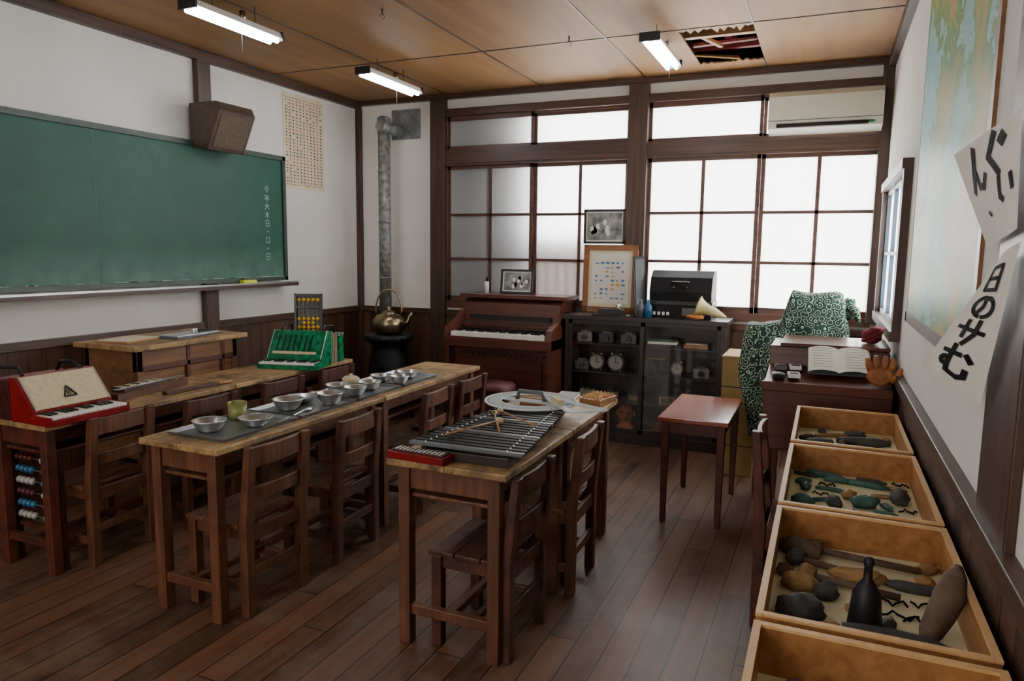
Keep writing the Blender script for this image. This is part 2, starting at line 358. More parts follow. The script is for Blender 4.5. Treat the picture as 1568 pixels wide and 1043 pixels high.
def window(name,x0,x1,mx,tz0,tz1,wz1,hz,xmid):
    a=MB()
    a.box(x0,x1,YB-.03,YB+.05,zs0-.03,zs0+.035,M_sash)
    a.box(x0,x1,YB-.03,YB+.05,wz1,tz0,M_trimX)
    a.box(x0,x1,YB-.045,YB+.0,wz1+.02,wz1+.08,M_trimX)
    a.box(x0,x1,YB+.0,YB+.05,tz1-.02,tz1,M_sash)
    for p,q in ((x0,xmid),(xmid,x1)):
        y=YB+(.0 if p==x0 else .022)
        for xx in (p,q-.025): a.box(xx,xx+.025,y,y+.02,tz0,tz1,M_sash)
        a.box(p,q,y,y+.02,tz0,tz0+.025,M_sash);a.box(p,q,y,y+.02,tz1-.045,tz1-.02,M_sash)
        a.box(p,q,y+.008,y+.012,tz0,tz1-.02,M_frost)
    for p,q in ((x0,xmid),(xmid,x1)):
        y=YB+(.0 if p==x0 else .024)
        for xx in (p,q-.03): a.box(xx,xx+.03,y,y+.022,zs0,wz1,M_sash)
        a.box(p,q,y,y+.022,zs0+.03,zs0+.08,M_sash);a.box(p,q,y,y+.022,wz1-.03,wz1,M_sash)
        for z in hz: a.box(p,q,y+.003,y+.019,z-.011,z+.011,M_sash)
        for x in mx:
            if p<x<q: a.box(x-.013,x+.013,y+.003,y+.019,zs0,wz1,M_sash)
        a.box(p,q,y+.009,y+.013,zs0+.03,wz1,M_frost)
    return a.obj(name)
window('window_1',-3.22,-1.54,(-2.79,-1.96),2.40,2.69,2.25,(1.42,1.815),-2.38)
window('window_2',-1.38,.31,(-.94,-.10),2.38,2.69,2.25,(1.43,1.815),-.51)
a=MB();a.box(-9,6,YB+.1,12,-.2,-.1,M_gnd);a.obj('ground_outside')
a=MB();a.box(-6,-2.42,YB+.17,YB+.2,-.1,4,M_ext);a.box(-2.46,-2.40,YB+.15,YB+.22,-.1,4,M_ext);a.obj('neighbour_building_wall')
a=MB()
for i in range(10): a.box(-2.38+i*.09,-2.30+i*.09,YB+.13,YB+.145,-.1,1.62,M_ext2)
a.box(-2.38,-1.48,YB+.145,YB+.17,.4,.48,M_ext2);a.box(-2.38,-1.48,YB+.145,YB+.17,1.4,1.48,M_ext2);a.obj('pane_tint_slats')  # unseen slats added close outside to dim and tint the lower window panes
# ---------------- AC
a=MB();a.prism([(YB-.06,2.37),(YB-.2,2.40),(YB-.22,2.46),(YB-.22,2.62),(YB-.18,2.66),(YB-.06,2.66)],0,-.46,.29,M_ac)
a.box(-.4,.2,YB-.222,YB-.2,2.405,2.43,M_gloom);a.box(-.46,.29,YB-.223,YB-.218,2.45,2.455,M_grey);a.box(.2,.24,YB-.224,YB-.22,2.41,2.43,M_green)
for i in range(10): a.box(-.42,.25,YB-.19+i*.012,YB-.185+i*.012,2.66,2.664,M_grey)
a.obj('air_conditioner',bevel=.008)
# ---------------- blackboard
a=MB();bx=XL+.05
a.box(bx,bx+.02,1.2,4.74,1.26,2.21,M_board)
M_bf=wood('board_frame','#23302a','#3a4a40','Y',.4)
for z0,z1 in ((2.2,2.235),(1.235,1.265)): a.box(bx,bx+.035,1.17,4.77,z0,z1,M_bf)
a.box(bx,bx+.035,4.735,4.77,1.235,2.235,M_bf);a.box(bx,bx+.035,1.17,1.2,1.235,2.235,M_bf)
a.box(bx,bx+.1,1.17,4.82,1.19,1.215,M_trimY);a.box(bx+.085,bx+.1,1.17,4.82,1.215,1.228,M_alu);a.box(bx+.036,bx+.085,1.17,4.82,1.2149,1.2165,M_chalk)
a.box(bx+.0195,bx+.0203,3.085,3.088,1.265,2.2,M_chalkf)
f=bx+.0205
def stroke(mb,pts,w,P,m,off=0):
    for (x0,y0),(x1,y1) in zip(pts,pts[1:]):
        dx,dy=x1-x0,y1-y0;L=math.hypot(dx,dy) or 1;nx,ny=-dy/L*w/2,dx/L*w/2;ex,ey=dx/L*w*.3,dy/L*w*.3
        vs=[P(x0+nx-ex,y0+ny-ey),P(x0-nx-ex,y0-ny-ey),P(x1-nx+ex,y1-ny+ey),P(x1+nx+ex,y1+ny+ey)]
        mb._f([mb.bm.verts.new(v) for v in vs],m)
def arc(cx,cy,rx,ry,a0,a1,n=14): return [(cx+rx*math.cos(math.radians(a0+(a1-a0)*i/n)),cy+ry*math.sin(math.radians(a0+(a1-a0)*i/n))) for i in range(n+1)]
G={
'ima':[[(.5,1),(.1,.6)],[(.5,1),(.9,.6)],[(.35,.62),(.65,.62)],[(.25,.42),(.7,.42),(.45,.05)]],
'toshi':[[(.3,1),(.1,.75)],[(.25,.82),(.85,.82)],[(.3,.58),(.8,.58)],[(.3,.58),(.3,.35)],[(.05,.35),(.95,.35)],[(.55,.82),(.55,0)]],
'dai':[[(.1,.65),(.9,.65)],[(.5,1),(.45,.5),(.1,.05)],[(.5,.55),(.9,.05)]],
'ki':[[(.1,.7),(.9,.7)],[(.5,1),(.5,0)],[(.5,.65),(.1,.2)],[(.5,.65),(.9,.2)]],
'ichi':[[(.3,.5),(.7,.5)]],
'kuchi':[[(.2,.9),(.2,.1),(.8,.1),(.8,.9),(.2,.9)]],
'nichi':[[(.2,.95),(.2,.05),(.8,.05),(.8,.95),(.2,.95)],[(.2,.5),(.8,.5)]],
'no':[[(.55,.85),(.5,.5),(.3,.2)],arc(.5,.48,.4,.38,60,260)[:],arc(.5,.5,.42,.4,60,-80)],
'sa':[[(.05,.65),(.95,.6)],[(.3,.95),(.32,.3)],[(.7,1),(.68,.5),(.45,.05)]],
'mu':[[(.1,.7),(.6,.75)],[(.35,1),(.35,.4)]+arc(.25,.38,.1,.12,0,-300,8),[(.35,.35),(.4,.1),(.7,.05),(.85,.15),(.85,.35)],[(.75,.8),(.9,.65)]],
'n':[[(.6,1),(.1,.05),(.4,.5),(.55,.1),(.8,.05),(.95,.3)]],
'i':[[(.2,.8),(.2,.3),(.35,.2)],[(.8,.75),(.88,.4)]],
'gu':[[(.65,1),(.25,.55),(.7,.05)],[(.8,.8),(.9,.68)],[(.92,.88),(1,.76)]],
'ten':[[(.4,.6),(.6,.4)]]}
for i,g in enumerate(['ima','toshi','dai','ki','nichi','ichi','kuchi','ichi','nichi']):
    y0=4.53;z0=1.93-i*.066
    for st in G[g]: stroke(a,st,.08,lambda u,v,y0=y0,z0=z0:(f,y0+u*.06,z0+v*.052),M_chalk)
for k in range(70):
    y=random.uniform(1.3,4.7);z=1.27+abs(random.gauss(0,.25));z=min(z,2.15);L=random.uniform(.004,.012)
    a.box(f-.0004,f,y,y+L,z,z+random.uniform(.001,.002),M_chalkf)
for k in range(60):
    y=random.uniform(1.3,4.7);a.box(f-.0004,f+.003,y,y+random.uniform(.02,.1),1.265,1.268+random.random()*.004,M_chalk)
for st in (arc(3.45,1.42,.14,.03,210,330),): stroke(a,st,.003,lambda u,v:(f,u,v),M_chalkf)
a.obj('blackboard')
a=MB();a.box(0,.045,0,.14,0,.035,M_yellow);a.box(.005,.04,.005,.135,.035,.045,M_grey);a.obj('blackboard_eraser',(bx+.038,4.22,1.2166),bevel=.006)
a=MB();sx=XL+.05
spw=wood('speaker_wood','#33251b','#4f3e30','Y',.5)
a.prism([(sx,2.2),(sx+.16,2.17),(sx+.28,2.43),(sx+.25,2.49),(sx,2.49)],1,3.84,4.18,spw)
T=Matrix.Translation((sx+.222,4.01,2.30))@Matrix.Rotation(math.radians(-65),4,'Y')
a.box(-.12,.12,-.14,.14,-.004,.002,plain('speaker_grille','#574a3a',.8,var=.3,scale=80),T)
a.obj('wall_loudspeaker',bevel=.006)
a=MB();cx=XL+.004
a.box(cx-.002,cx,4.85,5.37,2.0,2.78,M_paperY)
for i in range(11):
    y=4.878+i*.044
    for j in range(26):
        z=2.725-j*.0265
        if random.random()<.95:
            mm=M_inkr if (i%3==0 and (j//3)%2==0) or j%9==0 else M_ink
            a.box(cx,cx+.0008,y,y+random.uniform(.016,.024),z-.006,z,mm);a.box(cx,cx+.0008,y+.006,y+.011,z-.017,z-.004,mm)
    a.box(cx,cx+.0006,y+.032,y+.0335,2.04,2.73,M_inkr)
for z in (2.03,2.74): a.box(cx,cx+.0008,4.87,5.36,z,z+.004,M_inkr)
a.obj('wall_chart_poster')
# ---------------- lamps
def lamp(y0,y1,x,z=2.72):
    a=MB();L=y1-y0
    a.prism([(-.06,.0),(-.045,.035),(.045,.035),(.06,.0)],1,0,L,M_white)
    a.box(-.062,.062,-.012,.0,-.012,.04,M_dgrey);a.box(-.062,.062,L,L+.012,-.012,.04,M_dgrey)
    for dx in (-.028,.028): a.cyl((dx,.01,-.012),(dx,L-.01,-.012),.013,M_tube,seg=12)
    for dy in (L*.25,L*.75): a.cyl((0,dy,.035),(0,dy,ZC-.002-z),.0025,M_dgrey,seg=6)
    a.cyl((0,L*.6,.035),(0,L*.6,.09),.018,M_brass,seg=10)
    a.cyl((.05,L*.5,-.15),(.05,L*.5,0),.0012,M_white,seg=5)
    return a.obj('fluorescent_lamp',(x,y0,z))
lamp(2.92,3.56,-3.12,2.735);lamp(4.42,5.13,-3.09,2.735);lamp(4.38,5.06,-1.04,2.745);lamp(.4,1.2,-3.1);lamp(.4,1.2,-1.2);lamp(-1.6,-.8,-2)
for x,y in ((-1.62,4.6),(-2.45,3.7),(-1.4,3.6)):
    a=MB();a.cyl((0,0,0),(0,0,-.03),.006,M_dgrey,seg=6);a.tube([(.015*math.sin(t),0,-.045-.015*math.cos(t)) for t in [i*.6 for i in range(9)]],.002,M_dgrey,6);a.obj('ceiling_hook',(x,y,ZC-.0005))
# ---------------- stove, pipe
a=MB();a.cyl((0,0,.0),(0,0,1.84),.055,M_pipe,seg=24)
for z in (.45,.95,1.4): a.cyl((0,0,z),(0,0,z+.02),.058,M_pipe,seg=24)
a.cyl((0,0,1.74),(0,0,1.86),.062,M_pipe,seg=24);a.blob((0,0,1.86),(.062,.062,.035),M_pipe,amp=.02)
a.cyl((0,.02,1.80),(0,.285,1.80),.05,M_pipe,seg=24);a.cyl((0,-.07,1.80),(0,0,1.80),.045,M_pipe,seg=20)
a.tube([(0,0,.05),(0,0,-.06),(.02,-.02,-.12),(.05,-.045,-.15),(.07,-.07,-.16)],.055,M_pipe,20)
a.obj('stovepipe',(-3.70,5.6,.78))
a=MB();a.box(-3.81,-3.50,YB-.006,YB,2.51,2.78,M_galv)
for x in (-3.79,-3.52):
    for z in (2.53,2.76): a.cyl((x,YB-.01,z),(x,YB,z),.006,M_grey,seg=8)
a.obj('flue_wall_plate')
a=MB();a.lathe([(0,.12),(.15,.12),(.17,.16),(.12,.22),(.15,.28),(.18,.36),(.19,.46),(.17,.55),(.145,.62),(.15,.66),(.20,.70),(.21,.72),(.21,.745),(.19,.755),(0,.76)],(0,0,0),M_iron)
for k in range(3):
    t=k*2.09+.5;a.tube([(.12*math.cos(t),.12*math.sin(t),.16),(.18*math.cos(t),.18*math.sin(t),.08),(.2*math.cos(t),.2*math.sin(t),0)],.022,M_iron,8)
a.box(-.06,.06,-.205,-.16,.36,.48,M_iron);a.cyl((.05,-.21,.42),(.09,-.22,.42),.008,M_brass,seg=8)
for k in range(24):
    t=k*math.pi/12;a.cyl((.205*math.cos(t),.205*math.sin(t),.70),(.205*math.cos(t),.205*math.sin(t),.745),.008,M_iron,seg=6)
a.obj('potbelly_stove',(-3.52,5.38,0))
a=MB();a.lathe([(0,0),(.1,0),(.13,.03),(.145,.08),(.135,.13),(.1,.165),(.06,.175),(.06,.18),(.05,.195),(.02,.205),(.012,.21),(.02,.225),(.016,.24),(0,.245)],(0,0,0),M_brass,36)
a.tube([(.12,0,.07),(.17,0,.11),(.185,0,.16),(.205,0,.185)],[.028,.02,.014,.012],M_brass)
a.tube([(-.1,0,.15)]+[(.115*math.cos(t),0,.20+.19*math.sin(t)) for t in [math.pi*(1-i/12) for i in range(13)]]+[(.1,0,.15)],.008,M_brass,8)
a.obj('brass_kettle',(-3.51,5.36,.7601),.4)
# ---------------- desks & chairs
def desk_mesh(L,W,H,mt,mf,name):
    a=MB();t=.026
    for i in range(2): a.box(-W/2+i*W/2+.0008*i,-W/2+(i+1)*W/2-.0008*(1-i),-L/2,L/2,H-t,H,mt)
    lx,ly=W/2-.06,L/2-.05;s=.024
    for x in (-lx,lx):
        for y in (-ly,ly): a.box(x-s,x+s,y-s,y+s,0,H-t,mf)
    for y in (-ly,ly):
        a.box(-lx,lx,y-.012,y+.012,H-t-.09,H-t,mf);a.box(-lx,lx,y-.015,y+.015,.12,.16,mf)
    for x in (-lx,lx): a.box(x-.011,x+.011,-ly,ly,H-t-.07,H-t,mf)
    a.box(-lx,lx,-ly,ly,H-t-.125,H-t-.11,mf)
    a.box(-.015,.015,-ly,ly,.125,.155,mf)
    return a.mesh(name)
def chair_mesh(W,D,H,S,m,name,ms=None):
    a=MB();s=.021;ms=ms or m
    for y in (-W/2+s,W/2-s):
        a.box(-D/2,-D/2+2*s,y-s,y+s,0,S-.02,m)
        a.prism([(D/2-2*s,0),(D/2,0),(D/2,S),(D/2+.03,H),(D/2+.03-1.5*s,H),(D/2-2*s,S)],1,y-s,y+s,m)
        a.box(-D/2+2*s,D/2-2*s,y-.01,y+.01,.1,.14,m);a.box(-D/2+2*s,D/2-2*s,y-.01,y+.01,S-.07,S-.02,m)
    a.box(-D/2+.008,-D/2+.028,-W/2+2*s,W/2-2*s,S-.07,S-.02,m);a.box(D/2-.03,D/2-.01,-W/2+2*s,W/2-2*s,S-.08,S-.02,m)
    a.box(-.012,.012,-W/2+s,W/2-s,.105,.13,m)
    a.box(D/2-.03,D/2-.01,-W/2+2*s,W/2-2*s,.16,.2,m)
    a.box(-D/2-.01,-D/2+D/3-.014,-W/2-.003,W/2+.003,S-.02,S,ms);a.box(-D/2+D/3-.01,-D/2+2*D/3-.014,-W/2-.003,W/2+.003,S-.02,S,ms);a.box(-D/2+2*D/3-.01,D/2-2*s-.003,-W/2-.003,W/2+.003,S-.02,S,ms)
    for z0,z1,o in ((H-.09,H-.008,.012),(S+.09,S+.15,.0)):
        N=10;ys=[-W/2+2*s-.002+(W-4*s+.004)*i/N for i in range(N+1)]
        fx=lambda y:D/2-.018+o+.02*(1-(2*y/W)**2)-.012
        poly=[(fx(y)+.018,y) for y in ys]+[(fx(y),y) for y in reversed(ys)]
        a.prism(poly,2,z0,z1,ms)
    return a.mesh(name)
dmB=desk_mesh(1.14,.42,.73,M_desktop,M_desk,'desk')
for y in (2.575,3.725): place(dmB,'school_desk',(-2.30,y,0),random.uniform(-.006,.006),.004)
dmC=desk_mesh(.72,.49,.73,M_desktop,M_desk,'deskc')
for y in (2.56,3.285): place(dmC,'school_desk',(-1.215,y,0),0,.004)
dmA=desk_mesh(1.12,.44,.71,M_desktop,M_deskred,'deska')
for y in (2.57,3.70): place(dmA,'school_desk',(-3.32,y,0),random.uniform(-.006,.006),.004)
cm1=chair_mesh(.36,.33,.715,.39,M_chair,'chair_a');cm2=chair_mesh(.35,.33,.70,.38,M_chairred,'chair_b',M_chair);cm3=chair_mesh(.36,.33,.70,.38,M_chairred,'chair_c')
for me,x,y,r in ((cm1,-2.225,2.30,-.03),(cm2,-2.22,2.86,.02),(cm2,-2.2,3.6,.03),(cm3,-1.135,2.44,-.02),(cm1,-1.10,3.02,.03),(cm1,-3.23,2.35,.04),(cm3,-3.2,2.88,0),(cm3,-3.2,3.45,0),(cm3,-3.2,3.98,.0),(cm3,-2.2,4.05,0)):
    place(me,'school_chair',(x,y,0),r,.004)
# ---------------- accordion
def keys(a,y0,y1,x0,x1,z,n,side=1):
    w=(y1-y0)/n
    for i in range(n):
        a.box(x0,x1,y0+i*w+.0008,y0+(i+1)*w-.0008,z,z+.012,M_keyw)
        if i%7 in (0,1,3,4,5) and i<n-1:
            a.box(x0,x0+(x1-x0)*.62,y0+(i+1)*w-w*.28,y0+(i+1)*w+w*.28,z+.012,z+.021,M_black)
def accordion(name,body,bell,loc,rz,L,nk=15,emblem=True,H=.2):
    a=MB()
    a.box(-.2,-.11,-L/2,L/2,0,H-.03,body)
    for k in range(6): a.cyl((-.21,-L/2+.03+k*(L-.06)/5,.05),(-.2,-L/2+.03+k*(L-.06)/5,.05),.006,M_white,seg=8)
    a.box(-.203,-.107,-L/2-.002,L/2+.002,H-.05,H-.035,M_alu)
    for i in range(9):
        x=-.11+i*.0135;a.box(x,x+.006,-L/2+.012,L/2-.012,.008,H-.035,M_black);a.box(x+.006,x+.0135,-L/2+.004,L/2-.004,.0,H-.025,M_cream if i%2==1 and not emblem else bell)
    P=[(.012,0),(.17,0),(.17,.055),(.055,H),(.012,H)]
    a.prism(P,1,-L/2,L/2,body)
    dz=H-.055;ang=math.atan2(dz,.115);hl=math.hypot(dz,.115)/2
    T=Matrix.Translation((.1125,0,.055+dz/2))@Matrix.Rotation(ang,4,'Y')
    a.box(-hl*.95,hl*.95,-L/2+.014,L/2-.014,0,.006,M_cream if emblem else body,T)
    for y in (-L/2+.009,L/2-.014): a.box(-hl,hl,y,y+.005,0,.009,M_alu,T)
    if emblem:
        for (x0,y0),(x1,y1) in (((.045,-.03),(.045,.03)),((.045,-.03),(-.01,0)),((.045,.03),(-.01,0))):
            a.cyl(T@Vector((x0,y0,.009)),T@Vector((x1,y1,.009)),.0045,M_black,seg=6)
        a.box(.01,.04,-.01,.01,.005,.010,M_brass,T)
    else:
        for k in range(7): a.box(-.07,.05,-L/2+.06+k*(L-.13)/7,-L/2+.07+k*(L-.13)/7,.006,.010,M_black,T)
        a.box(.055,.075,-L/2+.04,L/2-.05,.006,.012,M_cream,T)
    a.box(.15,.285,-L/2-.005,L/2+.005,.0,.03,body)
    keys(a,-L/2+.006,L/2-.006,.172,.282,.03,nk)
    for y in (-L/2+.0,L/2-.0): a.box(.168,.286,y-.006,y+.002,.02,.044,body)
    a.tube([(-.15,-L/2+.04,H-.03),(-.12,-L/2+.045,H+.03),(-.02,-L/2+.06,H+.035),(.03,-L/2+.05,H)],.009,M_black,6)
    a.tube([(-.15,L/2-.05,H-.03),(-.12,L/2-.05,H+.02),(-.02,L/2-.06,H+.03),(.03,L/2-.05,H)],.009,M_black,6)
    return a.obj(name,loc,rz,.003)
accordion('red_accordion',M_red,M_dred,(-3.33,2.2,.7101),0,.38)
accordion('green_accordion',M_green,M_black,(-3.27,3.95,.7101),-math.pi/2+.25,.40,17,False,.23)
a=MB();w,h=.2,.46
for x in (-w/2,w/2-.018): a.box(x,x+.018,-.01,.01,0,h,M_black)
for z in (0,h-.018,h*.76): a.box(-w/2,w/2,-.01,.01,z,z+.016,M_black)
a.box(-w/2,w/2,.01,.014,0,h,M_black)
for i in range(5):
    x=-w/2+.035+i*.033;a.cyl((x,-.002,0),(x,-.002,h),.002,M_brass,seg=6)
    zz=[.17,.2,.23,.26] if i in (1,2,3) else [.05,.08,.14,.2,.26]
    for z in zz+[h-.06]: a.lathe([(.003,0),(.016,.012),(.016,.016),(.003,.028)],(x,-.004,z),M_yel,12)
a.obj('demonstration_abacus',(-3.46,4.22,.7101),rot=(-.10,0,.55),bevel=.002)
a=MB();a.box(-.06,.06,-.25,.25,0,.035,M_desk);a.box(-.03,.05,-.2,.12,.035,.05,M_trimX)
for i in range(14): a.box(-.05,-.0,-.19+i*.022,-.178+i*.022,.05,.056,M_cream if i%3 else M_black)
for i in range(4): a.cyl((.015+.009*i,-.24,.056),(.015+.009*i,.24,.056),.0008,M_alu,seg=5)
a.cyl((-.0,.2,.035),(0,.2,.042),.03,M_brass,seg=16)
a.obj('zither_instrument',(-3.36,2.75,.7101),.12,.003)
a=MB();a.box(-.02,.02,-.17,.17,0,.02,M_trimX);a.cyl((0,.17,.01),(0,.27,.01),.009,M_orange,seg=8);a.obj('wooden_stick_tool',(-3.19,2.9,.7101),-.1,.003)
# ---------------- counting frame under desk A
a=MB()
for x in (-.16,.16): a.box(x-.012,x+.012,-.012,.012,0,.57,M_chairred)
a.box(-.16,.16,-.012,.012,.55,.57,M_chairred);a.box(-.16,.16,-.012,.012,.17,.19,M_chairred)
mb_=[plain('bead_white','#a8a8a2',.4),M_blue,M_dred]
for r_ in range(6):
    z=.225+r_*.056;a.cyl((-.16,0,z),(.16,0,z),.0025,M_alu,seg=6)
    for k in range(7):
        y=-.135+k*.032+(.05 if k>3 else 0);a.lathe([(.004,-.013),(.013,-.009),(.018,0),(.013,.009),(.004,.013)],(y,0,z),mb_[(r_+k//4)%3],12,Matrix.Rotation(math.pi/2,4,'Y'))
a.obj('counting_frame',(-3.33,2.115,0),0,.002)
# ---------------- trays & dishes on row B
def tray(x,y,L,W):
    a=MB()
    a.box(-W/2,W/2,-L/2,L/2,0,.003,M_tray)
    def fn(s,t):
        a0=s*4;k=int(a0)%4;f_=a0-int(a0)
        c=[(-1,-1),(1,-1),(1,1),(-1,1)];p=c[k];q=c[(k+1)%4];u=p[0]+(q[0]-p[0])*f_;v=p[1]+(q[1]-p[1])*f_
        return (u*(W/2+t*.012),v*(L/2+t*.012),.002+.016*t)
    a.grid(fn,25,3,M_tray,False)
    return a.obj('serving_tray',(x,y,.7302))
for y,L in ((2.30,.42),(2.75,.40),(3.18,.38),(3.6,.36)): tray(-2.285,y,L,.29)
def bowl(name,x,y,r,h,m=M_alu,z=.7336):
    a=MB();a.lathe([(0,.004),(r*.5,.004),(r*.52,0),(r*.55,.004),(r*.8,h*.4),(r*.97,h*.9),(r*1.03,h),(r*.94,h*.94),(r*.76,h*.42),(r*.5,.01),(0,.009)],(0,0,0),m,32);return a.obj(name,(x,y,z))
for x,y,r,h in ((-2.33,2.2,.068,.05),(-2.23,2.36,.072,.04),(-2.32,2.67,.072,.055),(-2.22,2.86,.066,.06),(-2.37,3.12,.065,.045),(-2.235,3.09,.06,.05),(-2.27,3.27,.064,.045),(-2.36,3.52,.064,.035),(-2.22,3.5,.055,.045),(-2.28,3.68,.066,.04)):
    bowl('metal_bowl',x,y,r,h)
bowl('metal_dish',-2.38,2.83,.08,.03)
a=MB();a.lathe([(0,0),(.036,0),(.038,.02),(.042,.075),(.04,.073),(.035,.01),(0,.008)],(0,0,0),M_greenp,24);a.obj('enamel_cup',(-2.40,2.43,.7336))
a=MB();a.lathe([(0,0),(.045,0),(.05,.03),(.05,.033),(.035,.045),(.01,.05),(.01,.06),(0,.062)],(0,0,0),M_cream,24);a.obj('lidded_bowl',(-2.46,3.36,.7302))
a=MB();a.tube([(0,-.12,.006),(0,0,.006),(0,.1,.01),(0,.13,.006)],.004,M_alu,6);a.blob((0,.15,.008),(.018,.03,.006),M_alu);a.obj('metal_spoon',(-2.19,2.55,.735),.2)
a=MB();a.tube([(0,-.14,.006),(0,.14,.006)],.004,M_orange,6);a.tube([(.02,-.14,.006),(.012,.14,.006)],.004,M_orange,6);a.obj('chopsticks',(-2.475,2.92,.7302),.1)
# ---------------- xylophone on row C
a=MB();n_=20
for sx_ in (-1,1):
    T=Matrix.Translation((sx_*.13,0,.02))@Matrix.Rotation(sx_*.09,4,'Z');a.box(-.012,.012,-.39,.39,-.02,.02,M_bar,T)
for y in (-.38,.38): a.box(-.18 if y<0 else -.12,.18 if y<0 else .12,y-.01,y+.01,.0,.035,M_cab)
for i in range(n_):
    y=-.37+i*.74/(n_-1);L=.46-.16*i/(n_-1)
    a.box(-L/2,L/2,y-.013,y+.013,.042,.056,M_bar if i%6 else M_grey)
    for sx_ in (-1,1): a.cyl((sx_*(.165-.06*i/n_),y,.03),(sx_*(.165-.06*i/n_),y,.061),.004,M_alu,seg=8)
a.obj('xylophone',(-1.185,2.66,.7302),.03,.003)
for k,(x,y,r) in enumerate(((-1.2,2.62,.5),(-1.15,2.72,.9),(-1.25,2.5,-.3))):
    a=MB();a.cyl((0,-.15,0),(0,.15,0),.004,M_orange,seg=8);a.blob((0,.16,0),(.014,.018,.014),M_cream if k else M_brass);a.obj('xylophone_mallet',(x,y,.803),r)
a=MB();a.box(-.035,.035,-.12,.12,0,.028,M_red);a.box(-.025,.025,-.11,.11,.028,.034,M_dred)
for i in range(12): a.box(-.02,.02,-.1+i*.017,-.09+i*.017,.034,.037,M_alu)
a.obj('red_harmonica_case',(-1.335,2.235,.7302),math.pi/2-.05,.004)
a=MB();R_=.215
N=48
pts=[(R_*math.cos(2*math.pi*i/N),R_*math.sin(2*math.pi*i/N)) for i in range(N+1)]
inn=[(.14*math.cos(2*math.pi*i/N),.14*math.sin(2*math.pi*i/N)) for i in range(N+1)]
for i in range(N): a.prism([pts[i],pts[i+1],inn[i+1],inn[i]],2,0,.006,M_acryl)
a.box(-.14,.14,-.03,.03,0,.006,M_acryl)
a.tube([(p[0],p[1],.005) for p in pts],.004,M_white,6);a.tube([(p[0],p[1],.005) for p in inn],.003,M_white,6)
for i in range(N): a.box(pts[i][0]*.93-.001,pts[i][0]*.93+.001,pts[i][1]*.93-.008,pts[i][1]*.93+.008,.0062,.0068,M_ink)
a.tube([(-.07,.0,.006),(-.06,0,.045),(.06,0,.045),(.07,0,.006)],.011,M_grey,8)
a.obj('blackboard_protractor',(-1.245,3.10,.794),rot=(0,0,-.05))
a=MB();a.box(-.09,.09,-.05,.05,0,.062,M_orange);a.box(-.092,.092,-.052,.052,.045,.05,M_trimX);a.obj('small_wooden_box',(-1.25,3.24,.7302),0,.003)
a=MB();
for p,q in (((-.17,0),(.17,0)),((.17,0),(.17,.17)),((.17,.17),(-.17,0))):
    v=Vector((q[0]-p[0],q[1]-p[1],0));nn=Vector((-v.y,v.x,0)).normalized()*.016
    a.prism([(p[0]-nn.x,p[1]-nn.y),(q[0]-nn.x,q[1]-nn.y),(q[0]+nn.x,q[1]+nn.y),(p[0]+nn.x,p[1]+nn.y)],2,0,.005,M_acryl)
a.box(-.05,.05,-.015,.015,.005,.03,M_cream);a.obj('blackboard_set_square',(-1.09,3.04,.8065),rot=(0,0,-.9))
a=MB();a.box(-.06,.06,-.09,.09,0,.03,M_orange)
for i in range(5):
    for j in range(7): a.cyl((-.045+i*.022,-.075+j*.025,.03),(-.045+i*.022,-.075+j*.025,.045),.005,M_drawrim,seg=8)
a.obj('wooden_peg_box',(-1.04,3.52,.7302),-.2,.002)
a=MB();a.box(-.05,.05,-.07,.07,0,.02,M_dgrey);a.box(-.048,.052,-.068,.068,.003,.017,M_paper);a.obj('old_book',(-1.22,3.56,.7302),.1)
# ---------------- teacher desk
a=MB();tx0,tx1,ty0,ty1,H=-4.08,-3.56,2.85,3.72,.93
a.box(tx0,tx1,ty0,ty1,H-.03,H,M_desktop)
a.box(tx0+.03,tx1-.05,ty0+.05,ty1-.05,H-.16,H-.03,M_tdesk)
for x in (tx0+.03,tx1-.09):
    for y in (ty0+.05,ty1-.09): a.box(x,x+.04,y,y+.04,0,H-.03,M_tdesk)
a.box(tx1-.075,tx1-.06,ty0+.09,ty1-.09,.25,H-.16,M_tdesk)
for y in (ty0+.4,ty0+.68): a.box(tx1-.06,tx1-.045,y,y+.03,.25,H-.03,M_deskred)
for z in (.25,H-.16): a.box(tx1-.06,tx1-.045,ty0+.09,ty1-.09,z,z+.035,M_deskred)
a.box(tx0+.05,tx1-.07,ty0+.055,ty0+.07,.25,H-.16,M_tdesk);a.box(tx0+.05,tx1-.07,ty1-.07,ty1-.055,.25,H-.16,M_tdesk)
a.obj('teacher_desk',bevel=.004)
a=MB();a.box(-.1,.1,-.2,.2,0,.012,M_grey);a.box(-.085,.085,-.185,.185,.012,.018,M_alu);a.cyl((.05,.0,.018),(.05,.0,.05),.018,M_alu,seg=16);a.cyl((-.03,.1,.024),(.02,.2,.024),.006,M_black,seg=8);a.obj('metal_drafting_plate',(-3.75,3.4,.9302),.1,.003)
a=MB();a.box(-.11,.11,-.15,.15,0,.01,M_orange);a.box(-.1,.1,-.14,.14,.01,.014,M_paperY);a.obj('wooden_clipboard',(-3.85,3.05,.9302),.2,.002)
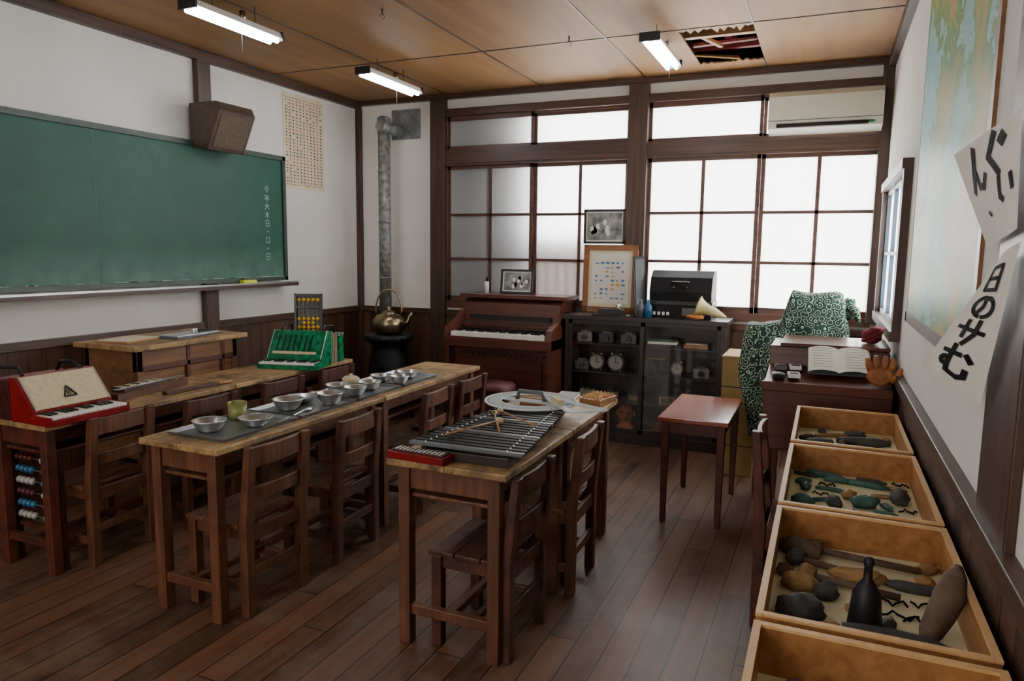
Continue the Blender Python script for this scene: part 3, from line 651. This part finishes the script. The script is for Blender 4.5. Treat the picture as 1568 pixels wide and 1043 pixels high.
# ---------------- piano
a=MB();px0,px1=-2.87,-1.93;yb=YB-.04
a.box(px0,px0+.035,5.22,yb,0,.80,M_organ);a.box(px1-.035,px1,5.22,yb,0,.80,M_organ)
a.box(px0+.035,px1-.035,5.34,yb,.06,.72,M_organ);a.box(px0,px1,5.26,5.36,0,.08,M_organ)
a.box(px0,px1,5.2,5.5,.72,.80,M_organ);a.box(px0+.035,px1-.035,5.325,5.34,.62,.70,M_mah)
for i in range(14): a.tube([(px0+.08+i*.058,5.322,.64),(px0+.095+i*.058,5.318,.675),(px0+.11+i*.058,5.322,.65),(px0+.125+i*.058,5.318,.68)],.006,M_cab,6)
a.prism([(5.48,.80),(yb,.80),(yb,1.10),(5.60,1.10),(5.50,1.06)],0,px0+.03,px1-.03,M_organ)
a.box(px0-.01,px1+.01,5.50,yb,1.10,1.13,M_organ)
for x in (px0,px1-.045): a.prism([(5.2,.8),(5.5,.8),(5.5,1.0),(5.4,.93),(5.22,.88)],0,x,x+.045,M_organ)
a.box(px0+.05,px1-.05,5.40,5.49,.875,.89,M_organ)
w=(px1-px0-.11)/30
for i in range(30):
    x=px0+.055+i*w;a.box(x+.0008,x+w-.0008,5.215,5.42,.80,.835,M_keyw)
    if i%7 in (0,1,3,4,5): a.box(x+w*.7,x+w*1.3,5.28,5.42,.835,.85,M_black)
a.box(px0+.1,px1-.1,5.47,5.485,.92,.96,M_cab)
a.prism([(5.32,.1),(5.34,.1),(5.34,.6),(5.32,.6)],0,px0+.12,px1-.12,M_mah)
a.obj('upright_piano',bevel=.004)
def frame(name,w,h,loc,rz,tilt,mf,mi,fw=.018,cert=False):
    a=MB()
    for x in (-w/2,w/2-fw): a.box(x,x+fw,-.01,.01,0,h,mf)
    for z in (0,h-fw): a.box(-w/2,w/2,-.01,.01,z,z+fw,mf)
    a.box(-w/2+.002,w/2-.002,.0,.008,.002,h-.002,M_paperY if cert else M_paper);a.box(-w/2+fw*1.6,w/2-fw*1.6,-.002,.0,fw*1.6,h-fw*1.6,mi)
    if cert:
        for i in range(6):
            for j in range(9):
                if random.random()<.7: a.box(-w*.28+i*.045,-w*.28+i*.045+random.uniform(.015,.035),-.003,-.002,h*.2+j*.036,h*.2+j*.036+random.uniform(.008,.02),M_inkb if random.random()<.85 else M_yel)
    else:
        for i in range(9): a.blob((random.uniform(-w*.3,w*.3),-.002,h*(.3+.35*random.random())),(w*.05,.0015,h*.09),M_paper if i%3 else M_ink,seed=i,sub=2)
    return a.obj(name,loc,rot=(-tilt,0,rz),bevel=.002)
frame('picture_frame',.29,.21,(-2.44,5.70,1.1315),.1,.15,M_black,M_photo)
frame('picture_frame',.35,.28,(-1.70,5.80,1.565),0,.0,M_black,M_photo)
frame('framed_certificate',.46,.555,(-1.64,5.78,1.0015),0,.06,wood('cert_frame','#6e421c','#9a602c','X',.4),M_paper,.045,True)
a=MB();a.cyl((0,0,0),(0,0,.1),.02,M_white,seg=16);a.cyl((0,0,.1),(0,0,.14),.014,M_black,r1=.008,seg=12);a.obj('small_bottle',(-2.72,5.7,1.1302))
a=MB();a.lathe([(0,.43),(.15,.43),(.16,.45),(.16,.48),(.14,.5),(0,.505)],(0,0,0),M_dred)
a.cyl((0,0,.2),(0,0,.43),.02,M_iron)
for k in range(4):
    t=k*math.pi/2+.6;a.tube([(0,0,.26),(.1*math.cos(t),.1*math.sin(t),.2),(.16*math.cos(t),.16*math.sin(t),.02),(.17*math.cos(t),.17*math.sin(t),0)],.016,M_chairred,8)
a.obj('piano_stool',(-2.26,4.9,0))
# ---------------- glass cabinet
a=MB();cx0,cx1,cy0,cy1=-1.90,-.66,5.45,5.83
a.box(cx0,cx1,cy0,cy1,0,.08,M_cab);a.box(cx0-.02,cx1+.02,cy0-.02,cy1,.965,1.0,M_cab)
a.box(cx0,cx0+.03,cy0,cy1,.08,.965,M_cab);a.box(cx1-.03,cx1,cy0,cy1,.08,.965,M_cab);a.box(cx0,cx1,cy1-.015,cy1,.08,.965,M_cab)
for z in (.30,.53,.76): a.box(cx0+.03,cx1-.03,cy0+.05,cy1-.015,z,z+.015,M_cab)
xm=(cx0+cx1)/2
for p,q,y in ((cx0+.03,xm+.02,cy0+.005),(xm-.02,cx1-.03,cy0+.026)):
    for x in (p,q-.03): a.box(x,x+.03,y,y+.018,.08,.965,M_cab)
    for z in (.08,.93): a.box(p,q,y,y+.018,z,z+.035,M_cab)
    a.box(p+.03,q-.03,y+.007,y+.01,.1,.94,M_glass)
a.obj('glass_display_cabinet',bevel=.003)
M_face=plain('clock_face','#8f8d84',.5)
def clock(x,y,z,r=.055):
    a=MB();T=Matrix.Rotation(math.pi/2,4,'X')
    a.lathe([(0,-.02),(r,-.02),(r,.02),(r*.9,.024),(r*.86,.018),(0,.018)],(0,0,r+.012),M_grey,28,T)
    a.lathe([(0,.0185),(r*.84,.0185)],(0,0,r+.012),M_face,28,T)
    a.box(-.002,.002,-.021,-.0195,r+.012,r+.012+r*.6,M_ink);a.box(0,r*.4,-.021,-.0195,r+.010,r+.014,M_ink)
    for s in (-1,1): a.cyl((s*r*.6,0,0),(s*r*.45,0,.03),.005,M_alu,seg=8);a.lathe([(0,.02),(.014,.015),(.018,0)],(s*r*.55,0,2*r+.012),M_brass,12)
    return a.obj('table_clock',(x,y,z))
clock(-1.66,5.56,.5455,.062);clock(-1.50,5.55,.5455,.066);clock(-1.02,5.57,.5455,.05)
def camera_(x,y,z,m=M_black):
    a=MB();a.box(-.06,.06,-.02,.02,0,.07,m);a.box(-.03,.03,-.02,.02,.07,.09,M_grey);a.cyl((0,-.02,.035),(0,-.055,.035),.025,M_grey,seg=18);a.cyl((0,-.055,.035),(0,-.058,.035),.018,M_black,seg=18);a.cyl((.04,0,.07),(.04,0,.08),.01,M_alu,seg=10);return a.obj('vintage_camera',(x,y,z),.1,.003)
camera_(-1.78,5.6,.7755,M_face);camera_(-1.6,5.6,.7755);camera_(-.84,5.6,.5455,M_face);camera_(-1.42,5.62,.7755,M_grey);camera_(-1.80,5.6,.5455,M_grey)
a=MB()
for k in range(3): a.box(-.12+k*.008,.12-k*.01,-.08,.08,k*.02,k*.02+.018,[M_dgrey,M_paper,M_book][k])
a.obj('stacked_books',(-1.14,5.60,.7755),.1)
a=MB();a.box(-.09,.09,-.06,.06,0,.03,M_orange);a.box(-.08,.08,-.05,.05,.03,.034,M_paper);a.obj('stationery_box',(-.88,5.6,.7755))
a=MB();a.lathe([(0,0),(.05,0),(.05,.01),(.01,.02),(.01,.1),(.03,.12)],(0,0,0),M_dgrey);a.box(-.07,.07,-.003,.003,.12,.126,M_brass);a.lathe([(0,0),(.03,.012)],(-.065,0,.11),M_brass);a.lathe([(0,0),(.03,.012)],(.065,0,.11),M_brass);a.obj('balance_scale',(-1.19,5.6,.5455))
a=MB();a.lathe([(0,0),(.07,0),(.075,.02),(.05,.05),(.045,.07)],(0,0,0),M_clay)
a.blob((0,0,.13),(.065,.06,.08),M_clay,amp=.08);a.blob((0,-.06,.125),(.013,.02,.022),M_clay,amp=0,sub=2)
for s in (-1,1): a.blob((s*.028,-.052,.145),(.013,.01,.008),M_rockd,amp=0,sub=2);a.blob((s*.068,0,.13),(.012,.015,.025),M_clay,amp=0,sub=2)
a.blob((0,-.056,.095),(.02,.008,.006),M_rockb,amp=0,sub=2);a.blob((.0,0,.2),(.05,.05,.012),M_clay,amp=.2)
a.obj('clay_face_bust',(-1.42,5.6,.0802),.2)
bowl('clay_pot',-1.16,5.58,.05,.07,M_clay,.0802)
frame('picture_frame',.19,.16,(-.92,5.62,.0815),0,.1,M_white,M_photo)
for x,z,m in ((-1.75,.3155,M_face),(-1.55,.3155,M_grey),(-.85,.3155,M_dgrey),(-1.1,.3155,M_face),(-1.75,.0802,M_grey),(-1.35,.3155,M_book)):
    a=MB();a.box(-.06,.06,-.05,.05,0,.06,m);a.box(-.045,.045,-.052,-.05,.01,.05,M_brass);a.cyl((0,0,.06),(0,0,.075),.02,M_grey);a.obj('metal_tin',(x,5.62,z),.2,.004)
# items on cabinet top
a=MB()
a.box(-.24,.24,-.13,.13,0,.10,M_case)
a.prism([(-.12,.13),(-.13,.2),(-.09,.31),(-.02,.36),(.09,.36),(.13,.32),(.13,.13)],0,-.235,.235,M_case);a.box(-.245,.245,-.135,.135,.10,.13,M_dgrey)
for s in (-.05,.05): a.cyl((s,-.135,.23),(s,-.11,.24),.006,M_brass,seg=8)
a.tube([(-.07,-.11,.27),(-.06,-.14,.275),(.06,-.14,.275),(.07,-.11,.27)],.008,M_black,8)
for i in range(4): a.box(-.2+i*.035,-.18+i*.035,-.14,-.13,.02,.045,M_white)
a.box(.02,.2,-.135,-.13,.02,.08,M_grey)
a.obj('mimeograph_case',(-1.02,5.69,1.0002),0,.008)
a=MB()
T=Matrix.Rotation(math.radians(-70),4,'Y')
a.lathe([(.005,-.15),(.02,-.11),(.035,-.06),(.035,-.02),(.045,.02),(.065,.06),(.08,.075),(.072,.07),(.04,.03),(.015,-.03)],(.0,0,.08),plain('shell_cream','#bfae7c',.5,var=.25),28,T)
a.blob((-.08,0,.022),(.07,.04,.02),plain('orange_cloth','#b87a3a',.8),amp=.3);a.obj('conch_shell',(-.80,5.485,1.001))
a=MB();a.cyl((0,0,0),(0,0,.008),.05,M_black,seg=20);a.cbox((0,.02,.24),(.10,.012,.46),M_dgrey,(-.18,0,0));a.cbox((0,.01,.24),(.075,.006,.42),M_grey,(-.18,0,0));a.obj('tall_standing_gauge',(-1.34,5.62,1.0002),.6)
for x,m in ((-1.3,M_grey),(-1.24,M_blue)):
    a=MB();a.lathe([(0,0),(.03,0),(.03,.09),(.012,.11),(.012,.14),(0,.14)],(0,0,0),m,18);a.obj('glass_bottle',(x,5.48,1.0002))
a=MB();a.box(-.14,.14,-.06,.06,0,.012,M_cab);a.box(-.1,.1,-.03,.03,.012,.05,M_dgrey);a.cyl((.06,0,.05),(.06,0,.09),.02,M_alu,seg=14);a.obj('telegraph_key',(-1.55,5.53,1.0002),0,.003)
# ---------------- small red table
a=MB();W,L,H=.36,.72,.60
a.box(-W/2-.01,W/2+.01,-L/2,L/2,H-.025,H,M_redtop)
for x in (-W/2+.03,W/2-.03):
    for y in (-L/2+.04,L/2-.04):
        s0,s1=.022,.015
        vs=[a.bm.verts.new((x+i*s,y+j*s,z)) for z,s in ((0,s1),(H-.025,s0)) for i,j in ((-1,-1),(1,-1),(1,1),(-1,1))]
        for q in ((0,1,2,3),(4,7,6,5),(0,4,5,1),(1,5,6,2),(2,6,7,3),(3,7,4,0)): a._f([vs[k] for k in q],M_mah)
for x in (-W/2+.03,W/2-.03): a.box(x-.01,x+.01,-L/2+.05,L/2-.05,H-.095,H-.025,M_mah)
for y in (-L/2+.04,L/2-.04): a.box(-W/2+.04,W/2-.04,y-.01,y+.01,H-.095,H-.025,M_mah)
a.obj('small_red_table',(-.62,4.26,0),0,.004)
a=MB();a.box(-.11,.11,-.2,.2,0,.8,M_card);a.box(-.112,.112,-.202,.202,.6,.61,M_trimX);a.box(-.112,.112,-.202,.202,.2,.21,M_trimX);a.box(-.115,.115,-.205,.205,.8,.815,M_card);a.obj('wooden_crate',(-.50,5.18,0),0,.003)
# ---------------- cloth draped over two chairs
def sm(t): t=max(0,min(1,t));return t*t*(3-2*t)
a=MB();X0,X1=-.44,.10;cy,hy=4.76,.13
def ztop(x): return 1.08+.19*sm((x+.25)/.07)+.012*math.sin(x*22)
def zhem(x): return .40+.22*sm((x+.30)/.16)+.10*sm((x+.1)/.2)
def fn(u,v):
    t=u*2*math.pi;c,s=math.cos(t),math.sin(t)
    k=1/max(abs(c)**6+abs(s)**6,1e-6)**(1/6);sx_,sy_=c*k,s*k
    cx_=(X0+X1)/2;hx=(X1-X0)/2
    if v<.35:
        r=v/.35;x=cx_+sx_*hx*r;y=cy+sy_*hy*r
        z=ztop(x)+.012*noise.noise(Vector((x*14,y*14,0)))-.02*r**8
        return (x,y,z)
    w=(v-.35)/.65
    x=cx_+sx_*hx;zt=ztop(x)-.02;zb=zhem(x)+.035*math.sin(t*3+1)+.02*math.sin(t*11)
    z=zt-(zt-zb)*w
    fold=(.024*math.sin(t*13+2*math.sin(t*2))+.022*noise.noise(Vector((c*4,s*4,w*1.5))))*sm(w*1.6)
    e=.014*sm(w*8)+.03*w
    pull=.10*sm((w-.3)/.7)*(abs(sx_) if sx_<0 else 0)
    return (x+sx_*(e+fold)+pull,cy+sy_*(hy+e+fold),z)
a.grid(fn,220,64,M_kara,True,True)
for x,y in ((-.34,4.68),(-.24,4.68),(-.34,4.84),(-.24,4.84),(-.1,4.68),(.04,4.68),(-.1,4.84),(.04,4.84)): a.box(x-.015,x+.015,y-.015,y+.015,0,1.0,M_chairred)
a.blob((.13,4.74,1.18),(.05,.05,.06),M_kara,amp=.4);a.tube([(.12,4.70,1.2),(.17,4.68,1.17),(.19,4.67,1.1)],[.03,.025,.01],M_kara)
a.obj('furoshiki_covered_chairs')
# ---------------- desk at right
a=MB();ox0,ox1=-.25,XR-.04
a.prism([(3.68,.55),(4.40,.55),(4.40,1.02),(4.02,1.02),(4.0,.92),(3.68,.875)],0,ox0,ox1,M_mah)
a.box(ox0+.05,ox1,3.99,4.42,1.02,1.04,M_organ)
for x in (ox0,ox1-.05):
    for y in (3.7,4.33): a.box(x,x+.05,y,y+.05,0,.55,M_mah)
a.box(ox0-.01,ox1,3.66,3.69,.84,.885,M_organ)
a.obj('wooden_lectern_desk',bevel=.005)
a=MB()
a.box(-.145,.145,-.105,.105,-.008,0,M_grey)
for s in (-1,1):
    a.grid(lambda u,v,s=s:(s*u*.14,-.1+.2*v,.001+.016*math.sin(math.pi*min(1,u*1.0))**.7+.002),14,4,M_paper)
    for j in range(8): a.box(min(s*.03,s*.12),max(s*.03,s*.12),.08-j*.022,.082-j*.022,.0195,.0201,M_grey)
a.obj('open_music_book',(.08,3.90,.972),rot=(.50,0,.05))
for x,y,m in ((-.19,3.76,M_black),(-.12,3.78,M_white),(-.19,3.90,M_grey),(-.12,3.92,M_white)):
    a=MB();a.box(-.028,.028,-.045,.045,0,.02,m);a.box(-.02,.02,-.035,-.01,.02,.023,M_grey if m is M_black else M_black)
    for i in range(3):
        for j in range(2): a.box(-.018+i*.013,-.01+i*.013,.005+j*.015,.015+j*.015,.02,.023,M_alu)
    a.obj('small_meter',(x,y,.884+(y-3.68)*.14),.1,.002)
a=MB()
for k in range(5): a.tube([(.045*math.cos(t)*math.cos(k*.6)+.0,.045*math.sin(t),.048+.033*math.cos(t+k)) for t in [i*.5 for i in range(14)]],.011,M_yarn,8)
a.blob((0,0,.045),(.05,.045,.04),M_yarn,amp=.3);a.obj('maroon_yarn_ball',(.24,4.17,1.0402))
# leather baseball glove leaning on the lectern
a=MB()
a.blob((0,0,.05),(.058,.024,.05),M_leather,amp=.15,seed=2);a.blob((0,-.018,.05),(.035,.012,.03),M_clay,amp=.1)
for k,(x,ln,an) in enumerate(((-.042,.055,.35),(-.016,.068,.12),(.012,.068,-.08),(.04,.056,-.3))):
    a.tube([(x,0,.07),(x-ln*.5*math.sin(an),-.012,.07+ln*.5),(x-ln*math.sin(an),-.03,.07+ln)],[.015,.016,.009],M_leather,10)
a.tube([(.045,0,.03),(.075,-.012,.05),(.085,-.03,.085)],[.018,.018,.010],M_leather,10)
a.tube([(.06,-.014,.10),(.075,-.02,.095)],.006,M_rockb,6)
a.obj('baseball_glove',(.255,3.72,.893),rot=(-.35,0,-.15))
# ---------------- specimen table + drawers
a=MB();a.box(-.09,XR-.04,.45,3.46,.68,.715,M_deskred)
for x in (-.08,XR-.1):
    for y in (.5,1.9,3.40): a.box(x,x+.045,y,y+.045,0,.68,M_deskred)
a.box(-.075,-.055,.5,3.45,.6,.68,M_deskred);a.obj('display_table',bevel=.004)
DR=[(2.79,3.45),(2.06,2.74),(1.38,2.03),(.72,1.35)]
dx0,dx1=-.085,XR-.04
for y0,y1 in DR:
    a=MB();t=.012;W=dx1-dx0;L=y1-y0
    a.box(0,W,0,L,0,.01,M_linen)
    for x in (0,W-t): a.box(x,x+t,0,L,.01,.10,M_drawer);a.box(x-.001,x+t+.001,-.001,L+.001,.10,.106,M_drawrim)
    for y in (0,L-t): a.box(t,W-t,y,y+t,.01,.10,M_drawer);a.box(t,W-t,y-.001,y+t+.001,.10,.106,M_drawrim)
    a.obj('specimen_drawer',(dx0,y0,.7155))
def spec(name,di,items,extra=0,pal=None,sz=.02):
    y0,y1=DR[di];a=MB();z0=.7256;W=dx1-dx0-.04;Lg=y1-y0-.04
    items=list(items);tries=0;rn=random.Random(di+11)
    while extra and tries<600:
        tries+=1;s,t=rn.uniform(.06,.94),rn.uniform(.1,.95)
        if all(math.hypot((s-i[1])*W,(t-i[2])*Lg)>(.055 if i[0] in 'bwr' else .066) for i in items):
            m=rn.choice(pal);k=rn.random();extra-=1
            if k<.5: items.append(('b',s,t,m,sz*rn.uniform(.9,1.7),sz*rn.uniform(.6,1),sz*rn.uniform(.45,.8),rn.uniform(0,3)))
            elif k<.8: items.append(('s',s,t,m,rn.uniform(.06,.1),.007,rn.uniform(-.6,.6)))
            else: items.append(('w',s,t,M_ink,.05))
    for k,it in enumerate(items):
        kind,s,t,m=it[:4];x=dx0+.02+s*W;y=y0+.02+t*Lg
        if kind=='b':
            L,w,h,r=it[4:8];a.blob((x,y,z0+h*.85),(L,w,h),m,rot=r,seed=k+di*9,amp=.35)
        elif kind=='s':
            L,r,ro=it[4:7];d=Vector((math.cos(ro),math.sin(ro),0))*L/2;c=Vector((x,y,z0+r));n_=Vector((-d.y,d.x,0))*.12
            a.tube([c-d,c-d*.6+n_*.5,c-d*.1+n_,c+d*.5+n_*.6,c+d],[r*.7,r*.95,r,r*1.1,r*.6],m,9)
        elif kind=='r':
            R,r=it[4:6];a.tube([(x+R*math.cos(i*.35),y+R*math.sin(i*.35),z0+r) for i in range(19)],r,m,8)
        elif kind=='w':
            L=it[4];p=[(x+ L*(i/8-.5),y+.014*math.sin(i*1.3+k),z0+.003+.004*(i%2)) for i in range(9)];a.tube(p,.0026,m,5)
        elif kind=='h':
            L,ro=it[4:6];d=Vector((math.cos(ro),math.sin(ro),0));c=Vector((x,y,z0+.016));a.tube([c-d*L/2,c+d*L/2],.009,M_rockb,8);a.blob(c-d*L/2+Vector((0,0,.003)),(.036,.022,.02),m,rot=ro+1.57,seed=k,amp=.3)
    a.obj(name)
spec('stone_tool_specimens',0,[('b',.25,.42,M_rockd,.06,.032,.026,-.3),('b',.1,.6,M_rockb,.035,.025,.018,.3),('s',.68,.62,M_rockd,.2,.018,.1),('s',.62,.30,M_rockb,.2,.016,-.2),('b',.6,.85,M_rockd,.045,.02,.016,.1),('s',.35,.78,M_rocko,.14,.009,.4),('b',.88,.3,M_rockb,.03,.022,.015,1)],8,[M_rockd,M_rockb,M_rocko])
spec('bronze_relic_specimens',1,[('s',.3,.9,M_bronze,.15,.013,-.5),('s',.55,.84,M_bronze,.2,.010,-.15),('b',.88,.62,M_rockd,.03,.03,.028,0),('r',.72,.25,M_bronze,.032,.012),('b',.9,.32,M_rockb,.035,.02,.008,.2),('b',.1,.4,M_bronze,.035,.028,.022,.5),('r',.2,.2,M_rockd,.022,.006),('b',.6,.5,M_bronze,.042,.024,.022,.4),('b',.48,.62,M_rocko,.03,.02,.014,1),('s',.42,.2,M_rockb,.2,.009,-.15),('b',.36,.45,M_rockd,.028,.022,.02,2),('r',.93,.10,M_clay,.025,.006)],22,[M_bronze,M_bronze,M_rockd,M_rocko,M_rockb,M_bronze],.02)
spec('stone_axe_specimens',2,[('b',.16,.30,M_rockd,.05,.034,.03,.3),('b',.08,.10,M_rockd,.035,.02,.016,2.2),('b',.14,.54,M_rocko,.042,.026,.024,-.2),('b',.12,.88,M_rockb,.055,.026,.024,-.4),('h',.34,.74,M_rockd,.18,-.3),('h',.45,.60,M_rocko,.2,-.2),('h',.55,.88,M_rockb,.24,-.15),('b',.5,.70,M_rocko,.06,.022,.02,.1),('b',.8,.70,M_rockd,.06,.016,.012,-.1),('s',.66,.22,M_rockd,.2,.018,-.1),('w',.7,.46,M_ink,.08),('w',.82,.45,M_ink,.07),('w',.68,.56,M_ink,.06),('b',.04,.66,M_rockb,.02,.02,.014,0),('b',.3,.5,M_rockd,.03,.02,.02,.6)],12,[M_rockd,M_rockb,M_rocko,M_rockd],.02)
spec('clay_shard_specimens',3,[('b',.15,.82,M_rockd,.05,.035,.025,.3),('b',.42,.88,M_rockb,.05,.03,.02,1),('b',.65,.8,M_rockd,.04,.033,.02,.4),('b',.85,.75,M_rocko,.03,.025,.018,0),('s',.5,.6,M_rockb,.2,.012,.2)],12,[M_rockd,M_rockb,M_rocko],.024)
a=MB();a.lathe([(0,0),(.033,0),(.034,.01),(.027,.085),(.016,.105),(.009,.115),(.008,.14),(.011,.15),(.008,.16),(0,.162)],(0,0,0),M_iron,8);a.obj('iron_hand_bell',(.115,1.585,.7256))
a=MB();a.tube([(-.04,-.07,.02),(-.03,-.045,.03),(-.01,-.01,.055),(.008,.02,.085),(.02,.05,.115),(.026,.07,.13)],[.012,.022,.027,.03,.022,.01],M_rockb,12);a.obj('large_stone_club',(.262,1.62,.7256))
cm4=chair_mesh(.36,.33,.80,.42,M_deskred,'chair_d');place(cm4,'wooden_chair',(-.04,3.12,0),math.pi,.004)
# ---------------- right wall map & scrolls
a=MB();mx=XR-.006
a.box(mx,mx+.005,2.15,3.78,1.24,2.80,M_map)
a.box(mx-.002,mx+.006,2.13,3.80,1.20,1.245,M_sash);a.box(mx-.004,mx+.006,2.11,2.15,1.2,2.8,M_tdesk);a.box(mx-.002,mx+.006,3.75,3.8,1.2,2.8,M_paper);a.box(mx-.002,mx+.006,2.13,3.8,2.79,2.805,M_trimY)
a.obj('wall_map')
def paper(name,Q,gl,seed,sw=.15):
    P=[Vector(p) for p in Q]
    a=MB()
    def f(u,v,o=0):
        p=P[0]*(1-u)*(1-v)+P[1]*u*(1-v)+P[2]*u*v+P[3]*(1-u)*v
        b=.012*math.sin(u*math.pi)*math.sin(v*3+seed)-.004
        return p+Vector((-1,-.35,0)).normalized()*(abs(b)*.7+o)
    a.grid(lambda u,v:f(u,v),24,24,M_paper)
    for g,u0,v0,su,sv in gl:
        for st in G[g]:
            d=[]
            for (x0,y0),(x1,y1) in zip(st,st[1:]):
                for k in range(3): d.append((x0+(x1-x0)*k/3,y0+(y1-y0)*k/3))
            d.append(st[-1])
            for w,(p,q) in enumerate(zip(d,d[1:])):
                stroke(a,[p,q],sw,lambda x,y:f(u0+x*su,v0+y*sv,.0022),M_ink)
    a.obj(name)
up=dict(a=(.271,2.1,1.747),b=(.315,1.635,1.773),c=(.320,1.61,1.552),d=(.326,1.905,1.521))
paper('calligraphy_paper',[up['d'],up['c'],up['b'],up['a']],[('n',.12,.5,.33,.42),('gu',.42,.55,.36,.4),('i',.6,.25,.3,.35),('ten',.3,.15,.2,.2)],.4,.17)
paper('calligraphy_paper',[(.245,2.154,1.212),(.322,1.8,1.18),(.318,1.56,1.527),(.322,1.735,1.498)],[('mu',.12,.08,.66,.24),('sa',.15,.33,.62,.2),('no',.2,.54,.58,.18),('nichi',.2,.74,.58,.17)],1.1)
# ---------------- lights
w=bpy.data.worlds.new('sky');C.scene.world=w;w.use_nodes=True
bg=w.node_tree.nodes['Background'];bg.inputs[0].default_value=(1,.99,.975,1);bg.inputs[1].default_value=20
L=bpy.data.lights.new('rear_daylight','AREA');L.energy=95;L.size=2.5;L.color=(1,.95,.88);o=bpy.data.objects.new('rear_daylight',L);C.collection.objects.link(o);o.location=(-1.9,-2.3,2.0);o.rotation_euler=(math.radians(78),0,0)
# ---------------- camera
F=Vector((-.3950,.9103,-.1239)).normalized();R=Vector((.9167,.3995,.0124));R=(R-F*R.dot(F)).normalized();U=R.cross(F)
cam=bpy.data.cameras.new('camera');co=bpy.data.objects.new('camera',cam);C.collection.objects.link(co)
mt=Matrix((R,U,-F)).transposed().to_4x4();mt.translation=(0,0,1.5);co.matrix_world=mt
cam.sensor_width=36;cam.lens=1103.4/1568*36;cam.clip_start=.05;C.scene.camera=co
